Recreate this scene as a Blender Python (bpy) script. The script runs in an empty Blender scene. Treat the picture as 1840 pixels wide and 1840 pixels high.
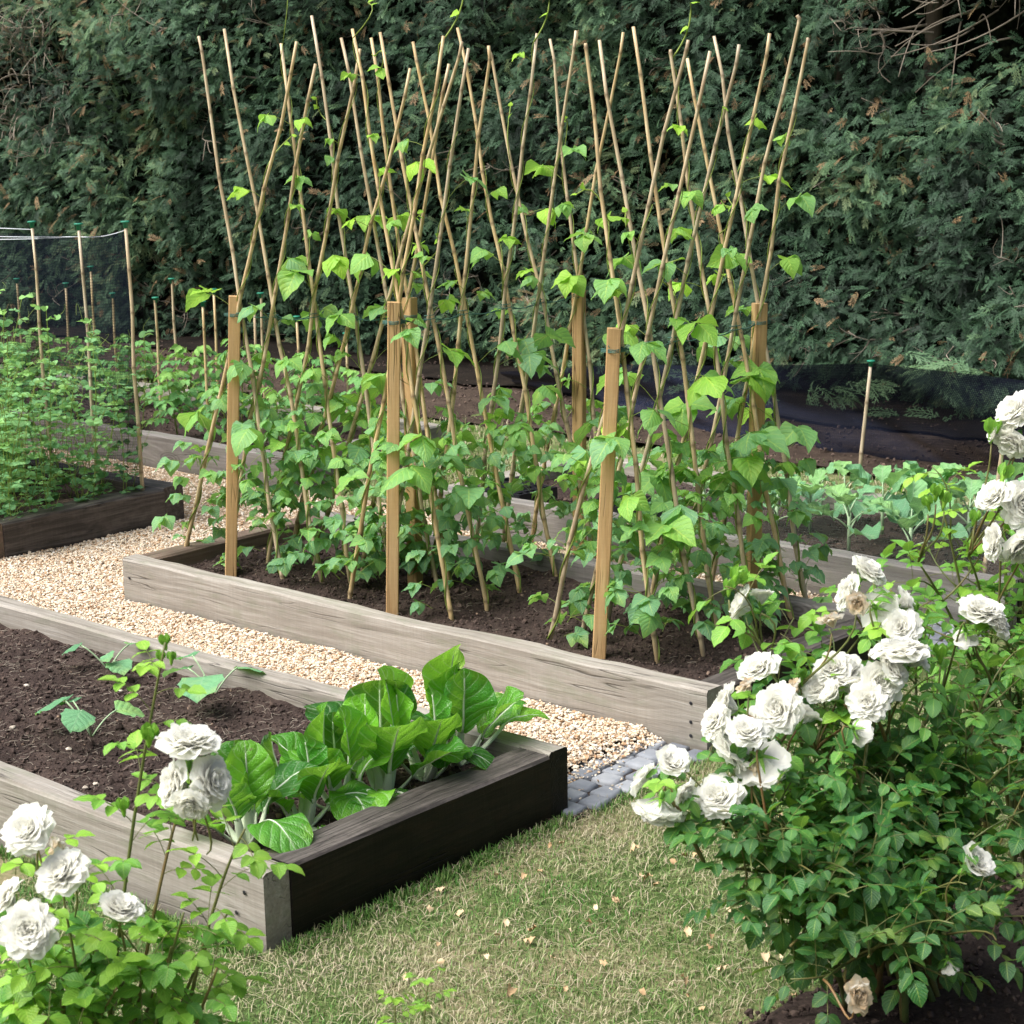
import bpy, math, random
import numpy as np
random.seed(7); rng = np.random.default_rng(7)
U = lambda a, b: float(rng.uniform(a, b))
R = math.radians
scene = bpy.context.scene
COL = scene.collection

# ------------------------------------------------------------------ camera geometry (fitted to the bed corners)
F, PITCH, YAW, ROLL, CH = 3473.7, 0.2199, 0.7152, -0.0194, 1.85
fw = np.array([-math.sin(YAW)*math.cos(PITCH), math.cos(YAW)*math.cos(PITCH), -math.sin(PITCH)])
rt = np.array([math.cos(YAW), math.sin(YAW), 0]); up = np.cross(rt, fw)
r2 = rt*math.cos(ROLL)+up*math.sin(ROLL); u2 = np.cross(r2, fw)
O = np.array([0, 0, CH])
def ray(x, y):
    d = fw*F + r2*(x-920) - u2*(y-920); return d
def at(x, y, z=0.0):
    d = ray(x, y); return O + d*((z-CH)/d[2])
def atd(x, y, dist):
    d = ray(x, y); return O + d*(dist/F)
def zat(x, y, P):
    d = ray(x, y); n = d[:2]; return CH + d[2]*(P[:2]@n)/(n@n)
def aty(x, y, Y):
    d = ray(x, y); return O + d*(Y/d[1])

cam = bpy.data.cameras.new('camera'); co = bpy.data.objects.new('camera', cam); COL.objects.link(co)
from mathutils import Matrix, Vector
M = Matrix(((r2[0], u2[0], -fw[0], 0), (r2[1], u2[1], -fw[1], 0), (r2[2], u2[2], -fw[2], CH), (0, 0, 0, 1)))
co.matrix_world = M
cam.sensor_width = 36; cam.lens = F/1840*36; cam.clip_end = 2000; cam.clip_start = .05
cam.dof.use_dof = True; cam.dof.focus_distance = 5.6; cam.dof.aperture_fstop = 16
scene.camera = co
scene.render.resolution_x = scene.render.resolution_y = 1024

# ------------------------------------------------------------------ mesh builder
def nrm(v):
    v = np.asarray(v, float); return v/(np.linalg.norm(v, axis=-1, keepdims=True)+1e-12)
def basis(d, n):            # columns: x side, y along d, z normal
    y = nrm(d); x = nrm(np.cross(y, n)); z = np.cross(x, y)
    return np.stack([x, y, z], axis=-1)
class MB:
    def __init__(s): s.V=[]; s.F={}; s.UV=[]; s.A=[]; s.n=0
    def add(s, V, Fc, uv=None, a=0.5, mat=0):
        V = np.asarray(V, float).reshape(-1, 3); m = len(V)
        Fc = np.asarray(Fc, int)
        s.V.append(V); s.UV.append(np.zeros((m, 2)) if uv is None else np.asarray(uv, float).reshape(-1, 2))
        s.A.append(np.broadcast_to(np.asarray(a, float), (m,)).copy())
        s.F.setdefault((Fc.shape[1], mat), []).append(Fc + s.n); s.n += m
    def inst(s, T, Ms, Ps, a, mat=0):
        Ms = np.asarray(Ms, float); Ps = np.asarray(Ps, float); N = len(Ps)
        if N == 0: return
        V, Fc, uv = T
        W = np.einsum('nij,vj->nvi', Ms, V) + Ps[:, None, :]
        k = len(V)
        FF = (Fc[None, :, :] + (np.arange(N)*k)[:, None, None]).reshape(-1, Fc.shape[1])
        a = np.broadcast_to(np.asarray(a, float), (N,))
        s.add(W.reshape(-1, 3), FF, np.tile(uv, (N, 1)), np.repeat(a, k), mat)
    def tube(s, pts, r, seg=5, a=0.5, mat=0, cap=True, av=None):
        P = np.asarray(pts, float); n = len(P); r = np.broadcast_to(np.asarray(r, float), (n,))
        t = nrm(np.gradient(P, axis=0))
        ref = np.array([0., 0, 1]) if abs(t[0][2]) < .9 else np.array([1., 0, 0])
        x = nrm(np.cross(t, ref)); y = np.cross(t, x)
        an = np.arange(seg)/seg*2*math.pi
        ring = P[:, None, :] + r[:, None, None]*(np.cos(an)[None, :, None]*x[:, None, :] + np.sin(an)[None, :, None]*y[:, None, :])
        L = np.concatenate([[0], np.cumsum(np.linalg.norm(np.diff(P, axis=0), axis=1))])
        uv = np.stack([np.tile(an/(2*math.pi), n), np.repeat(L, seg)], -1)
        i = np.arange(n-1)[:, None]*seg; j = np.arange(seg)[None, :]; j2 = (j+1) % seg
        q = np.stack([i+j, i+j2, i+seg+j2, i+seg+j], -1).reshape(-1, 4)
        base = s.n
        s.add(ring.reshape(-1, 3), q, uv, a if av is None else np.repeat(av, seg), mat)
        if cap:
            for k, rv in ((0, True), (n-1, False)):
                idx = list(range(seg)); idx = idx[::-1] if rv else idx
                s.F.setdefault((seg, mat), []).append(np.array([[base+k*seg+q_ for q_ in idx]]))
    def build(s, name, mats, parent=None, smooth=True, origin=None):
        V = np.concatenate(s.V); UV = np.concatenate(s.UV); A = np.concatenate(s.A)
        if origin is not None: V = V - np.asarray(origin)
        me = bpy.data.meshes.new(name)
        loops = []; tot = []; mi = []
        for (k, mat), L in s.F.items():
            f = np.concatenate(L); loops.append(f.reshape(-1)); tot.append(np.full(len(f), k)); mi.append(np.full(len(f), mat))
        loops = np.concatenate(loops); tot = np.concatenate(tot); mi = np.concatenate(mi)
        start = np.concatenate([[0], np.cumsum(tot)[:-1]])
        me.vertices.add(len(V)); me.vertices.foreach_set('co', V.astype(np.float32).ravel())
        me.loops.add(len(loops)); me.loops.foreach_set('vertex_index', loops.astype(np.int32))
        me.polygons.add(len(tot)); me.polygons.foreach_set('loop_start', start.astype(np.int32))
        me.polygons.foreach_set('material_index', mi.astype(np.int32))
        me.polygons.foreach_set('use_smooth', np.full(len(tot), smooth))
        uvl = me.uv_layers.new(name='UVMap'); uvl.data.foreach_set('uv', UV[loops].astype(np.float32).ravel())
        at_ = me.attributes.new('rnd', 'FLOAT', 'POINT'); at_.data.foreach_set('value', A.astype(np.float32))
        me.update(calc_edges=True); me.validate()
        for m in (mats if isinstance(mats, (list, tuple)) else [mats]): me.materials.append(m)
        o = bpy.data.objects.new(name, me); COL.objects.link(o)
        if origin is not None: o.location = origin
        if parent: o.parent = parent
        return o
def tag(o, label=None, cat=None, group=None, kind=None):
    if label: o['label'] = label
    if cat: o['category'] = cat
    if group: o['group'] = group
    if kind: o['kind'] = kind
    return o
def thing(name, loc, label, cat, group=None):
    o = bpy.data.objects.new(name, None); COL.objects.link(o); o.location = loc; o.empty_display_size = .1
    return tag(o, label, cat, group)
def part(mb, name, mats, root, smooth=True):   # mesh given in world coordinates, stored relative to its thing
    o = mb.build(name, mats, None, smooth, origin=np.array(root.location)); o.location = (0, 0, 0); o.parent = root; return o

# ------------------------------------------------------------------ noise
def hsh(i, j, k, s):
    h = (i*374761393 + j*668265263 + k*2147483647 + s*1274126177) & 0xffffffff
    h = ((h ^ (h >> 13))*1274126177) & 0xffffffff
    return ((h ^ (h >> 16)) & 0xffff)/65535.0
def vnoise(P, s=0):
    P = np.asarray(P, float); 
    if P.shape[-1] == 2: P = np.concatenate([P, np.zeros(P.shape[:-1]+(1,))], -1)
    I = np.floor(P).astype(np.int64); f = P-I; f = f*f*(3-2*f); r = 0
    for a in (0, 1):
        for b in (0, 1):
            for c in (0, 1):
                w = (f[..., 0] if a else 1-f[..., 0])*(f[..., 1] if b else 1-f[..., 1])*(f[..., 2] if c else 1-f[..., 2])
                r = r + w*hsh(I[..., 0]+a, I[..., 1]+b, I[..., 2]+c, s)
    return r*2-1
def fbm(P, o=4, s=0):
    P = np.asarray(P, float); r = 0; a = 1; t = 0
    for k in range(o): r = r+a*vnoise(P*2**k, s+k); t += a; a *= .5
    return r/t

# ------------------------------------------------------------------ materials
class NT:
    def __init__(s, name):
        s.m = bpy.data.materials.new(name); s.m.use_nodes = True; s.t = s.m.node_tree; s.N = s.t.nodes; s.N.clear()
        s.out = s.N.new('ShaderNodeOutputMaterial')
    def n(s, typ, **kw):
        nd = s.N.new('ShaderNode'+typ)
        for k, v in kw.items():
            if k in nd.inputs.keys() if isinstance(k, str) else False: pass
            setattr(nd, k, v)
        return nd
    def link(s, a, b): s.t.links.new(a, b)
    def set(s, sock, v):
        if hasattr(v, 'is_output') or hasattr(v, 'links') and not isinstance(v, (int, float, tuple)): s.link(v, sock)
        elif isinstance(v, (tuple, list)) and len(v) == 3 and sock.type == 'RGBA': sock.default_value = (*v, 1)
        else: sock.default_value = v
    def math(s, op, a, b=None, c=None, clamp=False):
        nd = s.N.new('ShaderNodeMath'); nd.operation = op; nd.use_clamp = clamp
        s.set(nd.inputs[0], a)
        if b is not None: s.set(nd.inputs[1], b)
        if c is not None: s.set(nd.inputs[2], c)
        return nd.outputs[0]
    def mix(s, f, a, b, typ='MIX'):
        nd = s.N.new('ShaderNodeMix'); nd.data_type = 'RGBA'; nd.blend_type = typ
        s.set(nd.inputs[0], f); s.set(nd.inputs[6], a); s.set(nd.inputs[7], b); return nd.outputs[2]
    def ramp(s, f, stops):
        nd = s.N.new('ShaderNodeValToRGB'); e = nd.color_ramp.elements
        while len(e) < len(stops): e.new(.5)
        for k, (p, c) in enumerate(stops):
            e[k].position = p; e[k].color = (*c, 1) if len(c) == 3 else c
        s.set(nd.inputs[0], f); return nd.outputs[0]
    def noise(s, vec, scale, detail=4, rough=.55, dist=0):
        nd = s.N.new('ShaderNodeTexNoise'); nd.inputs['Scale'].default_value = scale; nd.inputs['Detail'].default_value = detail
        nd.inputs['Roughness'].default_value = rough; nd.inputs['Distortion'].default_value = dist
        if vec is not None: s.link(vec, nd.inputs['Vector'])
        return nd.outputs[0]
    def mapping(s, vec, sc=(1, 1, 1), loc=(0, 0, 0)):
        nd = s.N.new('ShaderNodeMapping'); nd.inputs['Scale'].default_value = sc
        s.link(vec, nd.inputs['Vector']); s.set(nd.inputs['Location'], loc); return nd.outputs[0]
    def obj(s): return s.N.new('ShaderNodeTexCoord').outputs['Object']
    def uv(s): return s.N.new('ShaderNodeTexCoord').outputs['UV']
    def attr(s):
        nd = s.N.new('ShaderNodeAttribute'); nd.attribute_name = 'rnd'; return nd.outputs['Fac']
    def sep(s, v):
        nd = s.N.new('ShaderNodeSeparateXYZ'); s.link(v, nd.inputs[0]); return nd.outputs
    def comb(s, x, y, z):
        nd = s.N.new('ShaderNodeCombineXYZ')
        for k, v in enumerate((x, y, z)): s.set(nd.inputs[k], v)
        return nd.outputs[0]
    def bump(s, h, st=.5, d=.01):
        nd = s.N.new('ShaderNodeBump'); nd.inputs['Strength'].default_value = st; nd.inputs['Distance'].default_value = d
        s.link(h, nd.inputs['Height']); return nd.outputs[0]
    def bsdf(s, col, rough=.6, normal=None, spec=.5, **kw):
        b = s.N.new('ShaderNodeBsdfPrincipled'); s.set(b.inputs['Base Color'], col); s.set(b.inputs['Roughness'], rough)
        b.inputs['Specular IOR Level'].default_value = spec
        if normal is not None: s.link(normal, b.inputs['Normal'])
        for k, v in kw.items(): b.inputs[k].default_value = v
        return b.outputs[0]
    def done(s, sh): s.link(sh, s.out.inputs['Surface']); return s.m
    def hsv(s, col, h=.5, sa=1, v=1):
        nd = s.N.new('ShaderNodeHueSaturation'); s.set(nd.inputs['Hue'], h); s.set(nd.inputs['Saturation'], sa); s.set(nd.inputs['Value'], v)
        s.set(nd.inputs['Color'], col); return nd.outputs[0]

def leaf_mat(name, stops, trans, tw=.35, rough=.45, veins=7, vein_col=None, vein_f=.35, spec=.5, bump=.4, blot=.25, gain=1.4):
    t = NT(name); a = t.attr(); uv = t.uv(); s = t.sep(uv)
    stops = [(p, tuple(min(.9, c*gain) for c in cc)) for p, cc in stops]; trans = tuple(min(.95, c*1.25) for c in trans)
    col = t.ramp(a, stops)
    nz = t.noise(t.obj(), 30, 3)
    col = t.mix(blot, col, t.mix(nz, (0, 0, 0), tuple(min(1, c*2.4) for c in stops[len(stops)//2][1])), 'SOFT_LIGHT')
    au = t.math('ABSOLUTE', s[0])
    bn = t.noise(t.obj(), 9, 3); col = t.mix(t.math('MULTIPLY', t.ramp(bn, [(.58, (0, 0, 0)), (.72, (1, 1, 1))]), .35), col, tuple(min(.9, c) for c in (stops[-1][1][0]*1.25, stops[-1][1][1]*.95, stops[-1][1][2])))
    bs = t.noise(t.obj(), 55, 2); col = t.mix(t.math('MULTIPLY', t.ramp(bs, [(.735, (0, 0, 0)), (.76, (1, 1, 1))]), .7), col, (.16, .11, .05))
    mid = t.math('SMOOTH_MIN', t.math('MULTIPLY', au, 14), 1, .1)
    sv = t.math('ABSOLUTE', t.math('SINE', t.math('MULTIPLY', t.math('SUBTRACT', s[1], t.math('MULTIPLY', au, .35)), veins*math.pi)))
    sidev = t.math('MINIMUM', t.math('MULTIPLY', sv, 3.2), 1)
    v = t.math('MULTIPLY', mid, t.math('ADD', .5, t.math('MULTIPLY', sidev, .5)), clamp=True)
    vc = vein_col or tuple(min(1, c*2.2+.03) for c in stops[-1][1])
    col2 = t.mix(t.math('MULTIPLY', t.math('SUBTRACT', 1, v), vein_f), col, vc)
    pk = t.noise(t.mapping(uv, (5, 9, 1)), 3, 2)
    bm = t.bump(t.math('ADD', t.math('MULTIPLY', sv, .6), pk), bump, .004)
    b = t.bsdf(col2, rough, bm, spec)
    tr = t.n('BsdfTranslucent'); t.set(tr.inputs['Color'], t.mix(.35, trans, col2)); t.link(bm, tr.inputs['Normal'])
    mx = t.n('MixShader'); mx.inputs[0].default_value = tw; t.link(b, mx.inputs[1]); t.link(tr.outputs[0], mx.inputs[2])
    return t.done(mx.outputs[0])
def simple_mat(name, stops, rough=.6, scale=40, nf=.3, spec=.4, bump=.3, bd=.003, stretch=(1, 1, 1)):
    t = NT(name); a = t.attr(); o = t.mapping(t.obj(), stretch)
    n1 = t.noise(o, scale, 5)
    f = t.math('ADD', t.math('MULTIPLY', a, 1-nf), t.math('MULTIPLY', t.math('SUBTRACT', t.math('MULTIPLY', n1, 2), .5), nf), clamp=True)
    return t.done(t.bsdf(t.ramp(f, stops), rough, t.bump(n1, bump, bd), spec))

MAT = {}
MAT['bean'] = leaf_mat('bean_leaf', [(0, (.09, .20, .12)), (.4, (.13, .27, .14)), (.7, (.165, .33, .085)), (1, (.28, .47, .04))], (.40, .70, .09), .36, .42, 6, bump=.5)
MAT['vine'] = simple_mat('vine_stem', [(0, (.12, .16, .03)), (1, (.25, .34, .06))], .5)
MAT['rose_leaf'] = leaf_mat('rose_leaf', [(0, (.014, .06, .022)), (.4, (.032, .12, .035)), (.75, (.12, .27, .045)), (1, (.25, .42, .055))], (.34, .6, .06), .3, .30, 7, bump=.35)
MAT['rose_stem'] = simple_mat('rose_stem', [(0, (.06, .12, .03)), (.6, (.16, .16, .05)), (1, (.24, .10, .05))], .45)
MAT['pea'] = leaf_mat('pea_leaf', [(0, (.085, .20, .11)), (.5, (.15, .30, .14)), (1, (.26, .43, .13))], (.36, .6, .15), .35, .6, 6, bump=.2, spec=.25, gain=1.4)
MAT['tomato'] = leaf_mat('tomato_leaf', [(0, (.055, .15, .06)), (.6, (.11, .26, .09)), (1, (.22, .38, .10))], (.3, .5, .08), .3, .55, 6, bump=.4, spec=.3)
MAT['cabbage'] = leaf_mat('cabbage_leaf', [(0, (.085, .20, .115)), (.5, (.16, .32, .17)), (1, (.27, .45, .15))], (.3, .55, .12), .3, .5, 6, (.45, .6, .38), .5, bump=.8, spec=.35)
MAT['stalk'] = simple_mat('pale_stalk', [(0, (.25, .38, .2)), (1, (.42, .55, .33))], .5)
MAT['squash'] = leaf_mat('squash_leaf', [(0, (.10, .24, .13)), (.6, (.16, .33, .17)), (1, (.3, .5, .08))], (.3, .55, .1), .3, .6, 5, (.4, .55, .35), .3, bump=.6, spec=.3)
MAT['chard'] = leaf_mat('chard_leaf', [(0, (.016, .08, .015)), (.45, (.055, .20, .025)), (1, (.19, .42, .04))], (.34, .66, .05), .34, .22, 6, (.55, .68, .4), .65, bump=.9, spec=.6)
MAT['chard_stalk'] = simple_mat('chard_stalk', [(0, (.5, .62, .38)), (1, (.78, .82, .66))], .35)
def hedge_mat():
    t = NT('cypress_spray'); a = t.attr()
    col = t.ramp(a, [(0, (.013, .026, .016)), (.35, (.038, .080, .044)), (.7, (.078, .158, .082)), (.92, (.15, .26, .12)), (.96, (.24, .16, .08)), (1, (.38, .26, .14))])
    b = t.bsdf(col, .6, None, .3); tr = t.n('BsdfTranslucent'); t.link(col, tr.inputs['Color'])
    mx = t.n('MixShader'); mx.inputs[0].default_value = .2; t.link(b, mx.inputs[1]); t.link(tr.outputs[0], mx.inputs[2]); return t.done(mx.outputs[0])
MAT['hedge'] = hedge_mat()
MAT['bark'] = simple_mat('hedge_bark', [(0, (.035, .028, .02)), (1, (.14, .115, .085))], .9, 20, .5, .2, .8, .01, (1, 1, .25))
MAT['twig'] = simple_mat('dead_twig', [(0, (.12, .095, .07)), (1, (.42, .36, .29))], .9, 30, .4, .2)
MAT['grass'] = simple_mat('grass_blade', [(0, (.045, .15, .018)), (.4, (.115, .235, .045)), (.66, (.23, .27, .105)), (.8, (.38, .335, .21)), (1, (.52, .44, .31))], .6, 10, .1, .3)
MAT['dryleaf'] = simple_mat('dry_leaf', [(0, (.30, .18, .09)), (.5, (.55, .38, .21)), (1, (.78, .64, .44))], .7, 60, .3, .2)
MAT['petal'] = None
def petal_mat(name, c0, c1, c2):
    t = NT(name); a = t.attr(); s = t.sep(t.uv())
    tip = t.math('POWER', s[1], 6)
    col = t.mix(a, c0, c1); col = t.mix(t.math('MULTIPLY', tip, .5), col, c2)
    st = t.noise(t.mapping(t.uv(), (14, 1.5, 1)), 3, 3)
    bm = t.bump(st, .1, .002)
    b = t.bsdf(col, .7, bm, .15)
    tr = t.n('BsdfTranslucent'); t.set(tr.inputs['Color'], (.98, .97, .88))
    mx = t.n('MixShader'); mx.inputs[0].default_value = .52; t.link(b, mx.inputs[1]); t.link(tr.outputs[0], mx.inputs[2])
    return t.done(mx.outputs[0])
MAT['petal'] = petal_mat('white_petal', (.97, .97, .94), (.97, .96, .90), (.96, .94, .88))
MAT['petal_old'] = petal_mat('withered_petal', (.78, .66, .48), (.60, .42, .24), (.45, .28, .14))

def wood(name, c_dark, c_mid, c_light, rough=.75, knots=True, moss=(.16, .19, .11), mossf=.35, blot=.6, gs=1.0, gain=1.22, spec=.35):
    c_dark, c_mid, c_light = [tuple(c*gain for c in q) for q in (c_dark, c_mid, c_light)]
    t = NT(name); o = t.obj(); oi = t.n('ObjectInfo')
    off = t.comb(t.math('MULTIPLY', oi.outputs['Random'], 37), t.math('MULTIPLY', oi.outputs['Random'], 5), 0)
    ad = t.n('VectorMath'); ad.operation = 'ADD'; t.link(o, ad.inputs[0]); t.link(off, ad.inputs[1]); p = ad.outputs[0]
    s = t.sep(p)
    vz = t.n('TexVoronoi'); vz.inputs['Scale'].default_value = 1; vz.inputs['Randomness'].default_value = .9
    t.link(t.mapping(p, (1.9, 4.5, 4.5)), vz.inputs['Vector'])
    d = vz.outputs['Distance']
    kk = t.math('POWER', 2.718, t.math('MULTIPLY', t.math('MULTIPLY', d, d), -22)) if knots else 0.0
    dist = t.noise(t.mapping(p, (1.2, 6, 6)), 1.5, 3)
    zc = t.math('ADD', s[2], t.math('ADD', t.math('MULTIPLY', kk, .045), t.math('MULTIPLY', dist, .05)))
    gv = t.comb(t.math('MULTIPLY', s[0], 1.1), t.math('MULTIPLY', s[1], 30), t.math('MULTIPLY', zc, 42*gs))
    g1 = t.noise(gv, 1.6, 5, .6)
    fine = t.noise(t.mapping(p, (4, 160, 160)), 1, 4, .7)
    big = t.noise(t.mapping(p, (1, 2.2, 2.2)), 2.3, 4, .6)
    saw = t.noise(t.mapping(p, (140, 9, 9)), 1, 3, .6)
    f = t.math('ADD', t.math('ADD', t.math('MULTIPLY', g1, .50), t.math('MULTIPLY', fine, .40)), t.math('MULTIPLY', saw, .10))
    col = t.ramp(f, [(.30, c_dark), (.5, c_mid), (.70, c_light)])
    col = t.mix(t.math('MULTIPLY', t.ramp(big, [(.42, (0, 0, 0)), (.62, (1, 1, 1))]), blot*.5), col, c_dark)
    gn = t.noise(t.mapping(p, (3, 8, 8)), 3, 4, .65)
    col = t.mix(t.math('MULTIPLY', t.ramp(gn, [(.5, (0, 0, 0)), (.7, (1, 1, 1))]), mossf), col, moss)
    # damp stained foot
    so = t.sep(o)
    foot = t.ramp(t.math('ADD', so[2], t.math('MULTIPLY', t.noise(t.mapping(p, (5, 5, 1)), 3, 3), .05)), [(0, (1, 1, 1)), (.015, (.75,)*3), (.04, (0, 0, 0))])
    ft = t.math('ADD', t.math('MULTIPLY', foot, 1), 0)
    mr = t.n('MapRange'); mr.inputs['From Min'].default_value = -.1; mr.inputs['From Max'].default_value = -.035
    t.link(t.math('SUBTRACT', so[2], t.math('MULTIPLY', t.noise(t.mapping(p, (5, 5, 1)), 3, 3), .05)), mr.inputs['Value'])
    low = t.math('SUBTRACT', 1, mr.outputs[0], clamp=True)
    col = t.mix(t.math('MULTIPLY', low, .55), col, tuple(c*.5 for c in c_dark))
    h = t.math('ADD', f, 0)
    if knots:
        ring = t.math('SINE', t.math('MULTIPLY', d, 130))
        core = t.math('LESS_THAN', d, .12)
        soft = t.ramp(d, [(0, (1, 1, 1)), (.13, (.8,)*3), (.19, (0, 0, 0))])
        kc = t.mix(t.math('ADD', .5, t.math('MULTIPLY', ring, .35)), tuple(c*.55 for c in c_dark), c_mid)
        sel = t.math('GREATER_THAN', t.sep(vz.outputs['Color'])[0], .5)
        kf = t.math('MULTIPLY', soft, sel)
        col = t.mix(t.math('MULTIPLY', kf, .85), col, kc)
    cr = t.noise(t.mapping(p, (1.3, 22, 22)), 1.3, 2, .4)
    crk = t.ramp(t.math('ABSOLUTE', t.math('SUBTRACT', cr, .5)), [(0, (1, 1, 1)), (.010, (.3,)*3), (.022, (0, 0, 0))])
    msk = t.ramp(t.noise(t.mapping(p, (1.4, 6, 6)), 2, 2), [(.52, (0, 0, 0)), (.6, (1, 1, 1))])
    ck = t.math('MULTIPLY', crk, msk)
    col = t.mix(t.math('MULTIPLY', ck, .8), col, tuple(c*.25 for c in c_dark))
    h = t.math('SUBTRACT', h, t.math('MULTIPLY', ck, .8))
    return t.done(t.bsdf(col, rough, t.bump(h, .55, .006), spec))
MAT['grey'] = wood('weathered_timber', (.145, .125, .10), (.26, .235, .20), (.39, .365, .325))
MAT['greydark'] = wood('old_grey_timber', (.09, .08, .072), (.18, .165, .15), (.29, .27, .25), blot=.8)
MAT['creosote'] = wood('creosoted_timber', (.003, .003, .003), (.009, .0075, .0065), (.034, .024, .018), rough=.5, knots=False, spec=.18, moss=(.035, .019, .012), mossf=.4, gain=1.0, blot=.9)
MAT['creotop'] = wood('worn_creosoted_timber', (.014, .012, .011), (.055, .046, .041), (.17, .15, .135), rough=.6, knots=False, moss=(.2, .17, .15), mossf=.4)
MAT['brown'] = wood('brown_timber', (.055, .038, .028), (.13, .09, .065), (.24, .18, .14), rough=.8, knots=False)
MAT['post'] = wood('tan_treated_timber', (.28, .155, .065), (.43, .27, .12), (.52, .36, .185), rough=.65, knots=True, mossf=.08, blot=.2, gs=.7)
def cane_mat():
    t = NT('bamboo'); a = t.attr(); o = t.obj(); oi = t.n('ObjectInfo')
    n = t.noise(t.mapping(o, (60, 60, 6)), 1.5, 4)
    col = t.ramp(n, [(.3, (.42, .29, .14)), (.5, (.60, .45, .25)), (.7, (.74, .60, .38))])
    col = t.hsv(col, .5, t.math('ADD', .75, t.math('MULTIPLY', oi.outputs['Random'], .4)), t.math('ADD', .85, t.math('MULTIPLY', oi.outputs['Random'], .25)))
    bl = t.noise(o, 5, 3)
    col = t.mix(t.math('MULTIPLY', t.ramp(bl, [(.5, (0, 0, 0)), (.68, (1, 1, 1))]), .5), col, (.24, .17, .10))
    col = t.mix(t.math('MULTIPLY', a, .75), col, (.13, .085, .05))
    return t.done(t.bsdf(col, .42, t.bump(n, .2, .002), .45))
MAT['cane'] = cane_mat()
MAT['cap'] = simple_mat('green_plastic', [(0, (.01, .16, .09)), (1, (.03, .26, .16))], .4, 50, .2)
MAT['twine'] = simple_mat('green_twine', [(0, (.03, .10, .08)), (1, (.09, .2, .16))], .8, 100, .4)
MAT['cord'] = simple_mat('pale_cord', [(0, (.5, .53, .58)), (1, (.72, .75, .8))], .6, 100, .3)
MAT['black'] = simple_mat('black_plastic', [(0, (.008, .008, .010)), (1, (.03, .03, .035))], .4, 60, .3)
MAT['pebble'] = simple_mat('gravel_stone', [(0, (.26, .17, .11)), (.12, (.42, .25, .13)), (.3, (.58, .43, .29)), (.55, (.66, .55, .41)), (.8, (.74, .66, .54)), (1, (.82, .78, .70))], .7, 120, .2, .3)
MAT['clod'] = simple_mat('soil_clod', [(0, (.022, .016, .014)), (.5, (.068, .048, .040)), (.85, (.14, .10, .08)), (1, (.30, .21, .15))], .95, 60, .3, .15, .8, .01)
MAT['chip'] = simple_mat('pale_flint', [(0, (.4, .33, .25)), (1, (.72, .66, .56))], .7, 60, .3)

def soil_mat(name, c0, c1, c2):
    t = NT(name); o = t.obj()
    n1 = t.noise(o, 6, 8, .7); n2 = t.noise(o, 110, 6, .75)
    f = t.math('ADD', t.math('MULTIPLY', n1, .5), t.math('MULTIPLY', n2, .5))
    col = t.ramp(f, [(.36, c0), (.5, c1), (.66, c2)])
    return t.done(t.bsdf(col, .95, t.bump(t.math('ADD', n2, n1), 1, .012), .15))
MAT['soil'] = soil_mat('garden_soil', (.024, .016, .014), (.070, .049, .041), (.14, .10, .08))
MAT['border'] = soil_mat('dry_border_soil', (.035, .025, .019), (.075, .053, .04), (.15, .11, .08))
MAT['shade_soil'] = soil_mat('shade_darkened_soil', (.006, .005, .004), (.016, .012, .009), (.040, .029, .020))  # soil colour darkened to paint in the shade under the hedge
MAT['gravelbase'] = soil_mat('gravel_bed', (.30, .20, .12), (.48, .36, .24), (.65, .54, .40))
def lawn_mat():
    t = NT('lawn'); o = t.obj()
    n1 = t.noise(o, 2.2, 5, .6); n2 = t.noise(o, 60, 6, .75); n3 = t.noise(t.mapping(o, (1, 1, 1)), 14, 4)
    f = t.math('ADD', t.math('ADD', t.math('MULTIPLY', n1, .45), t.math('MULTIPLY', n2, .35)), t.math('MULTIPLY', n3, .2))
    col = t.ramp(f, [(.36, (.06, .11, .03)), (.49, (.12, .16, .055)), (.56, (.26, .235, .125)), (.68, (.38, .31, .19))])
    return t.done(t.bsdf(col, .95, t.bump(n2, 1, .01), .1))
MAT['lawn'] = lawn_mat()
def slate_mat():
    t = NT('slate_sett'); a = t.attr(); o = t.obj(); n = t.noise(o, 40, 5)
    f = t.math('ADD', t.math('MULTIPLY', a, .6), t.math('MULTIPLY', n, .4))
    return t.done(t.bsdf(t.ramp(f, [(.2, (.14, .15, .17)), (.55, (.24, .255, .28)), (.85, (.36, .37, .385))]), .6, t.bump(n, .4, .004), .4))
MAT['slate'] = slate_mat()
def net_mat(name, col, cell, fill, base):
    # woven mesh: thread pattern in the sheet's own surface coordinates (metres)
    t = NT(name); s = t.sep(t.uv())
    m = None
    for k in (0, 1):
        w = t.math('ABSOLUTE', t.math('SUBTRACT', t.math('FRACT', t.math('DIVIDE', s[k], cell)), .5))
        g = t.math('GREATER_THAN', w, .5-fill/2)
        m = g if m is None else t.math('MAXIMUM', m, g)
    d = t.n('BsdfDiffuse'); t.set(d.inputs['Color'], col)
    tr = t.n('BsdfTransparent'); mx = t.n('MixShader')
    nz = t.noise(t.uv(), 2.5, 3)
    t.link(t.math('ADD', t.math('MULTIPLY', m, .3), t.math('MULTIPLY', t.math('ADD', t.math('MULTIPLY', nz, .4), .8), base), clamp=True), mx.inputs[0])
    t.link(tr.outputs[0], mx.inputs[1]); t.link(d.outputs[0], mx.inputs[2])
    return t.done(mx.outputs[0])
MAT['net'] = net_mat('black_netting', (.020, .024, .042), .012, .35, .6)
MAT['peanet'] = net_mat('pea_netting', (.012, .016, .024), .012, .3, .38)
MAT['finenet'] = net_mat('green_netting', (.28, .36, .32), .010, .08, .0)

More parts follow.
